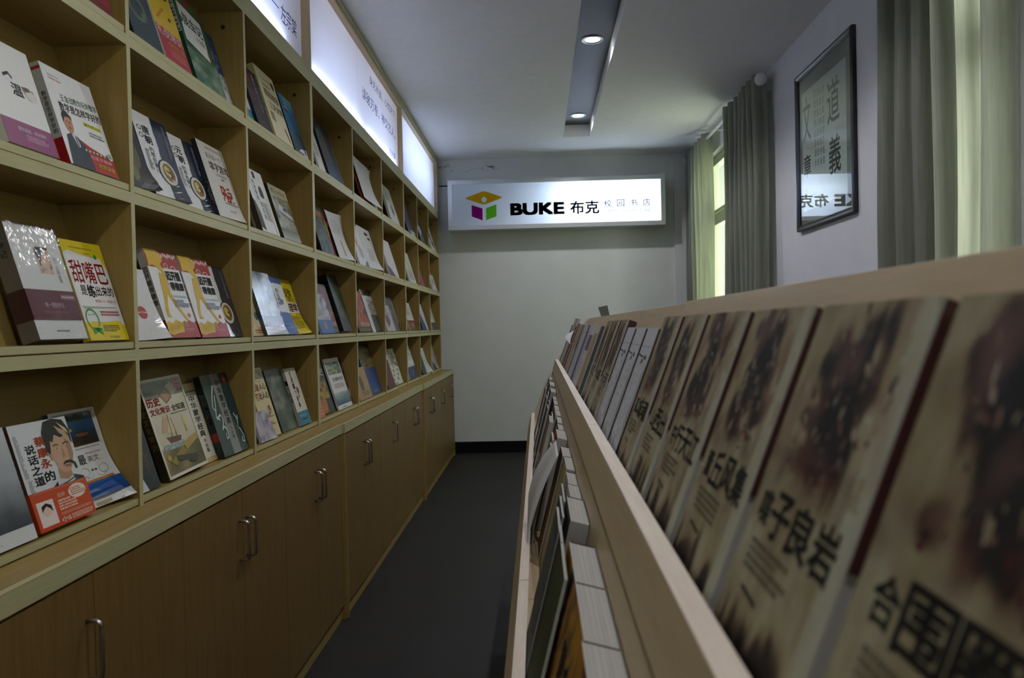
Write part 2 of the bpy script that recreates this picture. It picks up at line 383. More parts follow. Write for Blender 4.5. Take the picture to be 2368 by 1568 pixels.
flat(b, [(-0.535, 2.664), (-0.422, 2.703), (-0.422, 2.573), (-0.535, 2.535)], yv, 2)
part(b, 'cube_logo', [M['v_yellow'], M['v_mag'], M['v_green']], sign)
def sign_text(name, s, x0, x1, z0, z1, bold, mat, res=4):
    vs, fs = text_fit(s, x0, x1, z0, z1, bold, res); mb = MB(); mb.add([(KX(x), yv, KZ(z)) for x, z in vs], fs); return part(mb, name, mat, sign)
sign_text('lettering', 'BUKE', -0.272, 0.312, 2.577, 2.709, 0.045, M['v_black'])
sign_text('lettering', '布克', 0.371, 0.684, 2.574, 2.716, 0.022, M['v_black'])
for i, ch in enumerate('校园书店'):
    mb = MB()
    x0 = 0.735 + i * 0.1375; vs, fs = text_fit(ch, x0, x0 + 0.082, 2.641, 2.72, 0.008); mb.add([(KX(x), yv, KZ(z)) for x, z in vs], fs); part(mb, 'lettering', M['v_grey'], sign)
sign_text('lettering', 'CAMPUS BOOKSTORE', 0.735, 1.232, 2.580, 2.614, 0.0, M['v_grey'])

# ================================================================== FRAMED CALLIGRAPHY on the right wall
fy0, fy1, fz0, fz1 = 4.262, 5.182, 1.953, 2.955; fx = XR - 0.03
pic = thing('picture_frame', 'black framed brush calligraphy behind glass on the right wall', 'picture', (XR, (fy0 + fy1) / 2, fz0))
pw = 0.036; b = MB()
prof = [(0, 0.0), (-0.022, 0.0), (-0.03, 0.006), (-0.03, 0.016), (-0.024, 0.026), (-0.016, pw), (0, pw)]
def frame_side(mb, p0, p1, inw):   # mitred moulding; p0,p1 outer corners (y,z), inw inward normal
    d = (Vector(p1) - Vector(p0)).normalized(); iv = Vector(inw); ring0 = []; ring1 = []
    for dx, o_ in prof:
        a = Vector(p0) + iv * o_ + d * o_; c = Vector(p1) + iv * o_ - d * o_
        ring0.append((XR - 0.001 + dx, a.x, a.y)); ring1.append((XR - 0.001 + dx, c.x, c.y))
    n = len(prof); mb.add(ring0 + ring1, [(i, (i+1) % n, n + (i+1) % n, n + i) for i in range(n)])
frame_side(b, (fy0, fz0), (fy1, fz0), (0, 1)); frame_side(b, (fy1, fz0), (fy1, fz1), (-1, 0)); frame_side(b, (fy1, fz1), (fy0, fz1), (0, -1)); frame_side(b, (fy0, fz1), (fy0, fz0), (1, 0))
part(b, 'frame', M['black_frame'], pic)
M['mount'] = plain('grey_green_mount', (0.16, 0.17, 0.15), 0.9, noise_amt=0.04); M['rice'] = plain('rice_paper', (0.56, 0.60, 0.58), 0.9, noise_amt=0.04, nscale=30)
M['ink'] = plain('brush_ink', (0.035, 0.04, 0.04), 0.85, noise_amt=0.3)
b = MB(); b.box(XR - 0.008, XR - 0.002, fy0 + 0.03, fy1 - 0.03, fz0 + 0.03, fz1 - 0.03, 0)
b.box(XR - 0.0095, XR - 0.008, fy0 + 0.125, fy1 - 0.085, fz0 + 0.12, fz1 - 0.13, 1)
# brush characters; picture-left is the far (larger Y) side
def brush(mb, s, yl, yr, z0, z1, bold, x=XR - 0.0101):
    vs, fs = text_fit(s, 0, 1, z0, z1, bold, 3); mb.add([(x, yl + (yr - yl) * u, z) for u, z in vs], fs, 2)
brush(b, '道', 4.665, 4.480, 2.515, 2.770, 0.008); brush(b, '義', 4.650, 4.470, 2.220, 2.438, 0.012)
brush(b, '文', 5.085, 4.945, 2.505, 2.785, 0.006); brush(b, '章', 5.085, 4.950, 2.285, 2.425, 0.012)
rs = random.Random(5); chars = '山水清音風月無邊書香門第海納百川學而時習'
for c in range(4):
    yy = 4.885 - c * 0.046
    for r_ in range(8):
        zz = 2.785 - r_ * 0.060 - c * 0.004; brush(b, rs.choice(chars), yy, yy - 0.03, zz - 0.045, zz, 0.0)
part(b, 'calligraphy_sheet', [M['mount'], M['rice'], M['ink']], pic)
def picture_glass():
    k = NT('picture_glass'); tr = k.n('ShaderNodeBsdfTransparent'); tr.inputs['Color'].default_value = (0.92, 0.95, 0.93, 1)
    gl = k.n('ShaderNodeBsdfGlossy', Roughness=0.004); gl.inputs['Color'].default_value = (1, 1, 1, 1); mx = k.n('ShaderNodeMixShader')
    k.l(schlick(k, 0.045), mx.inputs[0]); k.l(tr.outputs[0], mx.inputs[1]); k.l(gl.outputs[0], mx.inputs[2]); k.l(mx.outputs[0], k.out.inputs['Surface']); return k.m
b = MB(); b.box(XR - 0.0160, XR - 0.0135, fy0 + 0.032, fy1 - 0.032, fz0 + 0.032, fz1 - 0.032); part(b, 'glass', picture_glass(), pic)

# ================================================================== CURTAINS
def fabric(name, c, transl):
    k = NT(name); v = k.coords((1, 1, 1))
    wv = k.n('ShaderNodeTexNoise', Scale=60.0, Detail=3.0); k.l(k.coords((1, 1, 0.05)), wv.inputs['Vector'])
    col = k.ramp(wv.outputs['Fac'], [(0.3, tuple(x * 0.86 for x in c)), (0.7, tuple(x * 1.1 for x in c))])
    k.l(col, k.b.inputs['Base Color']); k.b.inputs['Roughness'].default_value = 0.55
    k.b.inputs['Sheen Weight'].default_value = 0.25; k.b.inputs['Specular IOR Level'].default_value = 0.3
    tr = k.n('ShaderNodeBsdfTranslucent'); k.l(col, tr.inputs['Color']); mx = k.n('ShaderNodeMixShader'); mx.inputs[0].default_value = transl
    k.l(k.b.outputs[0], mx.inputs[1]); k.l(tr.outputs[0], mx.inputs[2]); k.l(mx.outputs[0], k.out.inputs['Surface']); return k.m
M['curtain'] = fabric('sage_curtain_satin', (0.335, 0.35, 0.285), 0.52)
M['ring'] = plain('eyelet_metal', (0.5, 0.5, 0.48), 0.3, 0.9)
def curtain(label, y0, y1, folds, amp, ztop, zbot, xc, seed):
    t = thing('curtain', label, 'curtain', (xc, (y0 + y1) / 2, zbot), 'curtains on the right wall windows')
    rs = random.Random(seed); n = folds * 16; ph = [rs.uniform(0.75, 1.2) for _ in range(folds + 1)]; b = MB(); rows = 14
    vs = []
    for r_ in range(rows + 1):
        z = zbot + (ztop - zbot) * r_ / rows; hgt = r_ / rows
        for i in range(n + 1):
            s_ = i / n; f = s_ * folds; k_ = int(min(f, folds - 1e-6)); a = ph[k_] * (1 - (f - k_)) + ph[k_ + 1] * (f - k_)
            w = math.cos(2 * PI * f) + 0.22 * math.cos(4 * PI * f + 1.3) * (1 - hgt)
            x = xc + amp * a * w * (0.9 + 0.1 * (1 - hgt)); y = y0 + (y1 - y0) * s_ + 0.25 * amp * math.sin(4 * PI * f) * (0.5 + 0.5 * a)
            x += 0.006 * math.sin(3.1 * z + f)
            vs.append((x, y, z))
    fs = [(r_ * (n+1) + i, r_ * (n+1) + i + 1, (r_+1) * (n+1) + i + 1, (r_+1) * (n+1) + i) for r_ in range(rows) for i in range(n)]
    b.add(vs, fs); part(b, 'cloth', M['curtain'], t, smooth=True)
    return t
RODX = XR - 0.10; RZ = 3.115
curtain('sage green curtain hanging at the far side of the far window, beside the back wall', 7.42, 8.46, 6, 0.052, RZ + 0.05, 0.06, RODX, 3)
curtain('bunched sage green curtain between the far window and the framed calligraphy', 5.70, 6.66, 7, 0.055, RZ + 0.05, 0.06, RODX, 4)
curtain('wide sage green curtain nearest the camera, bright where daylight shows through', 2.83, 3.85, 6, 0.043, RZ + 0.05, 0.06, XR - 0.062, 9)
def rod(label, y0, y1, RODX=RODX):
    t = thing('curtain_rod', label, 'curtain rod', (RODX, (y0 + y1) / 2, RZ))
    b = MB(); b.tube([(RODX, y0, RZ), (RODX, y1, RZ)], 0.0135, 12); part(b, 'pole', M['white_plastic'], t, smooth=True)
    for y, s_ in ((y0, -1), (y1, 1)):
        b = MB(); b.lathe([(0.0005, -0.045), (0.02, -0.042), (0.036, -0.028), (0.043, -0.006), (0.041, 0.014), (0.03, 0.034), (0.012, 0.045), (0.0005, 0.047)], (RODX, y + s_ * 0.03, RZ), 18); part(b, 'finial', M['white_plastic'], t, smooth=True)
    for y in (y0 + 0.08, (y0 + y1) / 2, y1 - 0.08):
        b = MB(); b.tube([(RODX, y, RZ - 0.016), (RODX + 0.05, y, RZ - 0.02), (XR - 0.006, y, RZ - 0.01)], 0.005, 8); b.box(XR - 0.006, XR - 0.001, y - 0.012, y + 0.012, RZ - 0.05, RZ + 0.03); part(b, 'bracket', M['white_plastic'], t)
rod('white curtain rod with ball ends over the far window', 5.72, 8.44)
rod('white curtain rod over the near window, behind the wide curtain', 2.80, 3.87, XR - 0.062)
# eyelet rings are parts of the curtains
for t in [o for o in bpy.data.objects if o.name.startswith('curtain') and o.type == 'EMPTY' and not o.name.startswith('curtain_rod')]:
    cl = t.children[0]; ysv = [v.co.y + t.location.y for v in cl.data.vertices]; y0, y1 = min(ysv), max(ysv); nf = {0: 6}.get(0); nf = 7 if 'bunched' in t['label'] else 6
    for i in range(nf * 2):
        y = y0 + (y1 - y0) * (i + 0.5) / (nf * 2); b = MB(); rx_ = t.location.x; pts = [(rx_ + 0.03 * math.cos(a) * 0.35, y + 0.022 * math.cos(a) * 0.4, RZ + 0.026 * math.sin(a)) for a in [2 * PI * k / 14 for k in range(15)]]
        b.tube(pts, 0.0045, 6, caps=False); part(b, 'eyelet', M['ring'], t, smooth=True)

# ================================================================== BOOKCASES, BASE CABINETS, LIGHT BOXES (left wall)
XF = -1.054                        # front plane of the bookcases
LV = [0.931, 1.314, 1.725, 2.136, 2.556]       # underside of the front boards: counter line, D, C, B, top rail
MODS = [dict(y=[1.180, 2.009, 2.841, 3.680], xc=-0.947), dict(y=[3.698, 4.511, 5.352, 6.222], xc=-0.936), dict(y=[6.240, 6.930, 7.628, 8.400], xc=-0.926)]
NAMES = ['nearest', 'middle', 'farthest']
TH = 0.018
FLOORZ = [0.952, 1.363, 1.774, 2.185]          # shelf floors of rows D, C, B, A (bottom to top)
UND = [LV[1], LV[2], LV[3], LV[4]]
LTXT = [None, None, None]
for mi, md in enumerate(MODS):
    Y = md['y']; xc = md['xc']; y0, y3 = Y[0], Y[3] + TH
    which = ['nearest bookcase, its lower left corner by the camera', 'middle bookcase of the left wall', 'farthest bookcase of the left wall, next to the back wall'][mi]
    bc = thing('bookcase', ['tall open display bookcase nearest the camera, cubbies of slanted books', 'middle open display bookcase along the left wall', 'farthest open display bookcase, ending at the back wall'][mi], 'bookcase', (XL, (y0 + y3) / 2, LV[0]), 'bookcases along the left wall')
    for j in range(4):
        b = MB(); yy = Y[j]; b.box(XF - 0.29, XF - 0.001, yy, yy + TH, LV[0], 2.632, 0); b.box(XF - 0.001, XF, yy, yy + TH, LV[0], 2.632, 1)
        if j > 0:                  # screw holes seen on the faces turned to the camera
            for z_ in (2.50,):
                pts = [(XF - 0.075 + 0.008 * math.cos(a), yy - 0.0006, z_ + 0.008 * math.sin(a)) for a in [2*PI*k/12 for k in range(12)]]
                b.add(pts, [tuple(range(12))], 2)
        part(b, 'divider' if 0 < j < 3 else 'side_panel', [M['wood_z'], M['edge'], M['hole']], bc)
    for c in range(3):
        a0, a1 = Y[c] + TH, Y[c + 1]
        for r_ in range(4):
            zf, zu = FLOORZ[r_], UND[r_]
            b = MB(); b.prism([(XF - 0.087, zf - 0.006), (XF - 0.196, zu), (XF - 0.202, zu), (XF - 0.093, zf - 0.006)], a0, a1); part(b, 'back_panel', M['wood_y'], bc)
            b = MB(); b.box(XF - 0.086, XF - 0.006, a0, a1, zf - 0.0185, zf, 0); b.box(XF - 0.006, XF - 0.0045, a0, a1, zf - 0.0165, zf, 1); part(b, 'ledge', [M['wood_y'], M['edge']], bc)
        for r_ in range(1, 5):
            b = MB(); zz = LV[r_]; top = zz + 0.0285 if r_ < 4 else 2.632
            b.box(XF - 0.27, XF - 0.001, a0, a1, zz, top, 0); b.box(XF - 0.001, XF, a0, a1, zz, top, 1); part(b, 'shelf' if r_ < 4 else 'top_rail', [M['wood_y'], M['edge']], bc)
    # base cabinet
    cb = thing('base_cabinet', ['long low base cabinet under the nearest bookcase, six wooden doors', 'long low base cabinet under the middle bookcase', 'long low base cabinet under the farthest bookcase, by the back wall'][mi], 'cabinet', (XL, (y0 + y3) / 2, 0), 'base cabinets along the left wall')
    b = MB(); b.box(XL + 0.005, xc - 0.02, y0, y3, 0.885, 0.931, 0); b.box(xc - 0.02, xc, y0, y3, 0.887, 0.931, 1); part(b, 'worktop', [M['wood_y'], M['edge']], cb, bevel=0.0015)
    b = MB()
    for yy in (y0, y3 - TH): b.box(XL + 0.005, xc - 0.002, yy, yy + TH, 0, 0.885)
    b.box(XL + 0.005, XL + 0.015, y0 + TH, y3 - TH, 0.07, 0.885); b.box(XL + 0.015, xc - 0.024, y0 + TH, y3 - TH, 0.07, 0.088)
    part(b, 'carcass', M['wood_z'], cb)
    b = MB(); b.box(xc - 0.034, xc - 0.019, y0 + TH, y3 - TH, 0, 0.066); part(b, 'toe_kick', M['wood_y'], cb)
    dw = (y3 - y0 - 2 * TH) / 6
    for d in range(6):
        a0 = y0 + TH + d * dw + 0.0015; a1 = y0 + TH + (d + 1) * dw - 0.0015
        b = MB(); b.box(xc - 0.022, xc - 0.004, a0, a1, 0.072, 0.881); do = part(b, 'door', M['door'], cb, bevel=0.001)
        left = (d % 2 == 0)
        if (mi, d) in ((0, 1), (1, 3), (2, 2), (2, 4)): continue     # doors whose handle is missing in the photograph
        hy = a1 - 0.028 if left else a0 + 0.028
        xh = xc - 0.004; b = MB(); pth = [(xh, hy, 0.667), (xh + 0.022, hy, 0.667), (xh + 0.029, hy, 0.672), (xh + 0.031, hy, 0.682), (xh + 0.031, hy, 0.774), (xh + 0.029, hy, 0.784), (xh + 0.022, hy, 0.789), (xh, hy, 0.789)]
        b.tube(pth, 0.0048, 10); h_ = b.build('handle', M['steel'], do, smooth=True, rel=tuple(cb.location))
    # fascia light box
    lb = thing('light_box', ['lit fascia light box with a blue signature, above the nearest bookcase', 'lit fascia light box with two lines of blue writing, above the middle bookcase', 'lit blank fascia light box above the farthest bookcase'][mi], 'light box', (XL, (y0 + y3) / 2, 2.633), 'fascia light boxes above the bookcases')
    z0, z1 = 2.633, 3.218
    b = MB(); e = 0.018
    b.box(XL + 0.01, XF, y0, y0 + e, z0, z1, 0); b.box(XL + 0.01, XF - 0.001, y3 - e, y3, z0, z1, 0); b.box(XF - 0.001, XF, y3 - e, y3, z0, z1, 1)
    b.box(XL + 0.01, XF - 0.003, y0 + e, y3 - e, z1 - 0.068, z1 - 0.05, 0); b.box(XF - 0.003, XF - 0.001, y0 + e, y3 - e, z1 - 0.068, z1 - 0.05, 2); b.box(XL + 0.01, XF - 0.002, y0 + e, y3 - e, z1 - 0.04, z1 - 0.006, 1); b.box(XL + 0.01, XF - 0.009, y0 + e, y3 - e, z1 - 0.05, z1 - 0.04, 0)
    b.box(XL + 0.01, XL + 0.02, y0 + e, y3 - e, z0, z1 - 0.07, 3)
    part(b, 'box_frame', [M['tan'], M['edge'], M['tan'], M['box_inside'] if mi < 2 else M['white_plastic']], lb)
    xd = XF - 0.034; ysp = {0: (y0 + y3) / 2, 1: 4.83, 2: 7.16}[mi]
    b = MB(); b.box(xd - 0.003, xd, y0 + e + 0.001, ysp - 0.002, z0 + 0.001, z1 - 0.069); part(b, 'diffuser_panel', M['acrylic'], lb)
    b = MB(); b.box(xd - 0.003, xd, ysp + 0.002, y3 - e - 0.001, z0 + 0.001, z1 - 0.069, 0)
    def ltext(s, ya, yb, za, zb, bold=0.0):
        vs, fs = text_fit(s, ya, yb, za, zb, bold, 2); b.add([(xd + 0.0006, y, z) for y, z in vs], fs, 1)
    if mi == 0:
        for ch, ya, yb in (('左', 3.385, 3.455), ('宗', 3.46, 3.53), ('棠', 3.535, 3.605)): ltext(ch, ya, yb, 2.735, 2.815)
        b.add([(xd + 0.0006, 3.02, 2.774), (xd + 0.0006, 3.36, 2.774), (xd + 0.0006, 3.36, 2.779), (xd + 0.0006, 3.02, 2.779)], [(0, 1, 2, 3)], 1)
    if mi == 1:
        ltext('身无半亩，心忧天下；', 5.20, 6.16, 3.02, 3.085); ltext('读破万卷，神交古人。', 4.97, 6.12, 2.86, 2.94)
        ltext('左宗棠', 5.86, 6.10, 2.70, 2.75)
    part(b, 'diffuser_panel', [M['acrylic'], M['v_blue'] if 'v_blue' in M else M.setdefault('v_blue', film('blue_vinyl', (0.03, 0.05, 0.30)))], lb)
    tubes = {0: [(1.4, 2.5), (2.35, 3.4)], 1: [(3.86, 4.95), (5.1, 6.1)], 2: [(6.45, 8.2)]}[mi]
    for ta, tb in tubes:
        b = MB(); zt_ = 2.668 if mi < 2 else 2.92; xt_ = XF - 0.068 if mi < 2 else XL + 0.10; b.tube([(xt_, ta, zt_), (xt_, tb, zt_)], 0.013, 10); part(b, 'fluorescent_tube', M['tube'] if mi < 2 else M['tube_far'], lb, smooth=True)

# ================================================================== SLANTED BOOK RACK (right)
RT = math.radians(20.6); RS, RC = math.sin(RT), math.cos(RT)
RY0, RYS, RY1 = -1.35, 1.455, 4.28
Z1 = CAM_H - 0.185; Z2 = CAM_H - 0.475
X1, X2 = 0.1064, -0.0285           # inner edge of the two lips
def rk(x, z, u, w):                # point: u along the slope (up), w along the slope normal (into the rack)
    return (x + u * RS + w * RC, z + u * RC - w * RS)
RT2 = math.radians(14.5); W2 = 0.047
def rk2(u, w): return (X2 + u * math.sin(RT2) + w * math.cos(RT2), Z2 + u * math.cos(RT2) - w * math.sin(RT2))
LEDGE1 = -0.034; LEDGE2 = -0.034   # ledge below the lip top, measured along the slope
for mi, (ya, yb) in enumerate(((RY0, RYS - 0.0015), (RYS + 0.0015, RY1))):
    rk_ = thing('book_rack', ['pale wooden two-tier slanted book rack nearest the camera', 'pale wooden two-tier slanted book rack at the far end of the row'][mi], 'book rack', (0.35, (ya + yb) / 2, 0), 'two-tier book racks')
    a, c = (ya + TH, yb) if mi == 0 else (ya, yb - TH)
    def pr(name, prof, mats, ma=0, y0=a, y1=c, bev=0.0015):
        b = MB(); b.prism(prof, y0, y1, ma); return part(b, name, mats, rk_, bevel=bev)
    # upper tier: lip board, ledge, back board
    Zl, Xl = Z1, X1; W_ = 0.078
    pr('back_board', [rk(Xl, Zl, -0.06, W_), rk(Xl, Zl, 0.265 + (0.004 if mi == 0 else 0), W_), rk(Xl, Zl, 0.265 + (0.004 if mi == 0 else 0), W_ + 0.018), rk(Xl, Zl, -0.06, W_ + 0.018)], M['rack_wood'], y0=ya, y1=yb)
    pr('ledge', [rk(Xl, Zl, LEDGE1 - 0.018, 0.0), rk(Xl, Zl, LEDGE1, 0.0), rk(Xl, Zl, LEDGE1, W_), rk(Xl, Zl, LEDGE1 - 0.018, W_)], M['rack_wood'])
    lip1 = lambda z0, z1: [(Xl - 0.018 - (Zl - z0) * 0.2586, z0), (Xl - 0.018 - (Zl - z1) * 0.2586, z1), (Xl - (Zl - z1) * 0.376, z1), (Xl - (Zl - z0) * 0.376, z0)]
    b = MB(); b.prism(lip1(Zl - 0.056, Zl - 0.0008), ya, yb, 0); b.prism(lip1(Zl - 0.0008, Zl), ya, yb, 1); part(b, 'lip', [M['rack_wood'], M['rack_edge']], rk_)
    # lower tier: its books lean on the tall front board of the upper tier
    Zl, Xl = Z2, X2
    pr('front_board', [rk2(-0.06, W2), rk2(0.238, W2), rk2(0.238, W2 + 0.016), rk2(-0.06, W2 + 0.016)], M['rack_wood'])
    pr('ledge', [rk2(LEDGE2 - 0.018, 0.0), rk2(LEDGE2, 0.0), rk2(LEDGE2, W2), rk2(LEDGE2 - 0.018, W2)], M['rack_wood'])
    lip2 = lambda z0, z1: [(Xl - 0.018 - (Zl - z0) * 0.2586, z0), (Xl - 0.018 - (Zl - z1) * 0.2586, z1), (Xl - (Zl - z1) * 0.2586, z1), (Xl - (Zl - z0) * 0.2586, z0)]
    b = MB(); b.prism(lip2(Zl - 0.075, Zl - 0.0008), ya, yb, 0); b.prism(lip2(Zl - 0.0008, Zl), ya, yb, 1); part(b, 'lip', [M['rack_wood'], M['rack_edge']], rk_)
    # sides and plinth
    side = [(X2 + 0.03, 0.0), (X2 + 0.03, Z2 - 0.10), (X2 - 0.016, Z2 - 0.076), (X2 + 0.001, Z2 + 0.010), (0.030, Z1 - 0.13), (X1 - 0.030, Z1 - 0.058), (X1 + 0.002, Z1 + 0.012), rk(X1, Z1, 0.255, W_ - 0.006), rk(X1, Z1, 0.255, W_ + 0.018), (0.66, 1.30), (0.66, 0.0)]
    low = [(X2 + 0.03, 0.0), (X2 + 0.03, Z2 - 0.10), (0.30, Z2 - 0.10), (0.30, 0.72), (0.64, 0.72), (0.64, 0.0)]
    pr('side_panel', side if mi == 0 else low, M['rack_edge'], 0, ya, ya + TH, 0.0)
    pr('side_panel', low if mi == 0 else side, M['rack_edge'], 0, yb - TH, yb, 0.0)
    pr('front_panel', [(X2 + 0.034, 0.0), (X2 + 0.034, Z2 - 0.08), (X2 + 0.05, Z2 - 0.08), (X2 + 0.05, 0.0)], M['rack_wood'])

# ================================================================== BOOKS
def cover_mat(name, rough, spec, coat=0.0, bump=0.0):
    k = NT(name); at = k.n('ShaderNodeVertexColor', layer_name='Col'); nz = k.n('ShaderNodeTexNoise', Scale=90.0, Detail=2.0); k.l(k.coords(), nz.inputs['Vector'])
    mx = k.n('ShaderNodeMix', data_type='RGBA', blend_type='MULTIPLY'); mx.inputs[0].default_value = 0.10
    k.l(at.outputs['Color'], mx.inputs[6]); k.l(nz.outputs['Fac'], mx.inputs[7]); k.l(mx.outputs[2], k.b.inputs['Base Color'])
    k.b.inputs['Roughness'].default_value = rough; k.b.inputs['Specular IOR Level'].default_value = spec; k.b.inputs['Coat Weight'].default_value = coat; k.b.inputs['Coat Roughness'].default_value = 0.12
    if bump:
        n2 = k.n('ShaderNodeTexNoise', Scale=22.0, Detail=3.0); k.l(k.coords((1, 1, 0.5)), n2.inputs['Vector']); k.bump(n2.outputs['Fac'], bump, 0.006)
    return k.m
M['gloss'] = cover_mat('laminated_cover', 0.36, 0.45); M['matte'] = cover_mat('matt_cover', 0.62, 0.3)
M['shiny'] = cover_mat('glossy_laminated_cover', 0.13, 0.55, 0.6, 0.10)
def pages_mat():
    k = NT('page_edges'); nz = k.n('ShaderNodeTexNoise', Scale=1.0, Detail=3.0); k.l(k.coords((3, 900, 3)), nz.inputs['Vector'])
    k.l(k.ramp(nz.outputs['Fac'], [(0.3, (0.33, 0.315, 0.285)), (0.7, (0.50, 0.48, 0.445))]), k.b.inputs['Base Color']); k.b.inputs['Roughness'].default_value = 0.9; return k.m
M['pages'] = pages_mat()
def wrap_mat():
    k = NT('shrink_wrap_film'); tr = k.n('ShaderNodeBsdfTransparent'); gl = k.n('ShaderNodeBsdfGlossy', Roughness=0.10); mx = k.n('ShaderNodeMixShader')
    f = schlick(k, 0.06); k.l(f, mx.inputs[0]); k.l(tr.outputs[0], mx.inputs[1]); k.l(gl.outputs[0], mx.inputs[2]); k.l(mx.outputs[0], k.out.inputs['Surface'])
    nz = k.n('ShaderNodeTexNoise', Scale=26.0, Detail=3.0); k.l(k.coords((1, 1, 0.6)), nz.inputs['Vector']); bp = k.n('ShaderNodeBump', Strength=0.5, Distance=0.008); k.l(nz.outputs['Fac'], bp.inputs['Height']); k.l(bp.outputs['Normal'], gl.inputs['Normal']); return k.m
M['wrap'] = wrap_mat()

def mixc(a, b, t): return tuple(x * (1 - t) + y * t for x, y in zip(a, b))
class Art:                         # printed artwork on a cover, u to the right, v up, both 0..1
    def __init__(s, bg='#e8e6e0'): s.bg = lin(bg); s.p = []; s.k = 1; s.back = s.bg; s.spine = s.bg; s.sp = []
    def poly(s, pts, c): s.p.append((pts, [tuple(range(len(pts)))], [lin(c)] * len(pts), s.k)); s.k += 1; return s
    def rect(s, u0, u1, v0, v1, c): return s.poly([(u0, v0), (u1, v0), (u1, v1), (u0, v1)], c)
    def grad(s, u0, u1, v0, v1, c0, c1):
        s.p.append(([(u0, v0), (u1, v0), (u1, v1), (u0, v1)], [(0, 1, 2, 3)], [lin(c0), lin(c0), lin(c1), lin(c1)], s.k)); s.k += 1; return s
    def ell(s, cu, cv, ru, rv, c, a0=0, a1=360, n=20, rot=0):
        q = math.radians(rot); pts = []
        for i in range(n):
            a = math.radians(a0 + (a1 - a0) * i / (n if a1 - a0 >= 360 else n - 1)); x, y = ru * math.cos(a), rv * math.sin(a)
            pts.append((cu + x * math.cos(q) - y * math.sin(q), cv + x * math.sin(q) + y * math.cos(q)))
        return s.poly(pts, c)
    def ring(s, cu, cv, ru, rv, th, c, n=24, a0=0, a1=360):
        o = []; i_ = []
        for i in range(n + 1):
            a = math.radians(a0 + (a1 - a0) * i / n); o.append((cu + ru * math.cos(a), cv + rv * math.sin(a))); i_.append((cu + (ru - th) * math.cos(a), cv + (rv - th * rv / ru) * math.sin(a)))
        s.p.append((o + i_, [(i, i + 1, n + 2 + i, n + 1 + i) for i in range(n)], [lin(c)] * (2 * n + 2), s.k)); s.k += 1; return s
    def line(s, pts, th, c):
        o = []; 
        for i, p in enumerate(pts):
            a = Vector(pts[max(i - 1, 0)]); b = Vector(pts[min(i + 1, len(pts) - 1)]); d = (b - a).normalized(); n_ = Vector((-d.y, d.x)) * th / 2; o.append((p, n_))
        vs = [(p[0] + n_.x, p[1] + n_.y) for p, n_ in o] + [(p[0] - n_.x, p[1] - n_.y) for p, n_ in o]; L = len(pts)
        s.p.append((vs, [(i, i + 1, L + i + 1, L + i) for i in range(L - 1)], [lin(c)] * len(vs), s.k)); s.k += 1; return s
    def text(s, t, u0, u1, v0, v1, c, bold=0.0, slant=0.0, res=2):
        vs, fs = text_fit(t, u0, u1, v0, v1, bold, res)
        if slant: vs = [(x, y + (x - u0) * slant) for x, y in vs]
        s.p.append((vs, fs, [lin(c)] * len(vs), s.k)); s.k += 1; return s
    def vtext(s, t, u0, u1, v1, v0, c, bold=0.0, gap=0.12):
        st = (v1 - v0) / len(t)
        for i, ch in enumerate(t):
            if ch != ' ': s.text(ch, u0, u1, v1 - (i + 1) * st + st * gap / 2, v1 - i * st - st * gap / 2, c, bold)
        return s
    def lines(s, u0, u1, v0, v1, n, c, seed=1, vert=False):     # small print
        r = random.Random(seed); col = lin(c)
        vs = []; fs = []
        for i in range(n):
            a = v0 + (v1 - v0) * (i + 0.2) / n; b = v0 + (v1 - v0) * (i + 0.8) / n; u = u0; e = u1 - (u1 - u0) * r.choice((0, 0, 0.1, 0.3))
            while u < e:
                w = r.uniform(0.012, 0.03); q = [(u, a), (u + w, a), (u + w, b), (u, b)]
                k_ = len(vs); vs += q; fs.append((k_, k_ + 1, k_ + 2, k_ + 3)); u += w + r.uniform(0.006, 0.014)
        s.p.append((vs, fs, [col] * len(vs), s.k)); s.k += 1; return s
    def photo(s, u0, u1, v0, v1, pal, seed, nx=14, ny=18, sc=4.0, fn=None, aspect=1.4):  # a printed picture: smooth field of colours
        pal = [lin(p) for p in pal]; vs = []; cs = []
        for j in range(ny + 1):
            for i in range(nx + 1):
                a, b = i / nx, j / ny; vs.append((u0 + (u1 - u0) * a, v0 + (v1 - v0) * b))
                t = 0.5 + 0.62 * noise.noise((a * sc + seed * 7.3, b * sc * aspect, seed * 1.7)) + 0.28 * noise.noise((a * sc * 2.7 + 3, b * sc * aspect * 2.7, seed * 2.1))
                if fn: t = fn(a, b, t)
                t = min(max(t, 0.0), 0.9999) * (len(pal) - 1); q = int(t); cs.append(mixc(pal[q], pal[min(q + 1, len(pal) - 1)], t - q))
        fs = [(j * (nx + 1) + i, j * (nx + 1) + i + 1, (j + 1) * (nx + 1) + i + 1, (j + 1) * (nx + 1) + i) for j in range(ny) for i in range(nx)]
        s.p.append((vs, fs, cs, s.k)); s.k += 1; return s
    def splat(s, cu, cv, ru, rv, c, seed, n=18, jag=0.45):
        r = random.Random(seed); return s.poly([(cu + ru * math.cos(2*PI*i/n) * (1 - jag * r.random()), cv + rv * math.sin(2*PI*i/n) * (1 - jag * r.random())) for i in range(n)], c)
    def sps(s, c, text=None, tc='#222222', v1=0.9, v0=0.4, bands=()): s.spine = lin(c); s.sp = [text, tc, v1, v0, bands]; return s

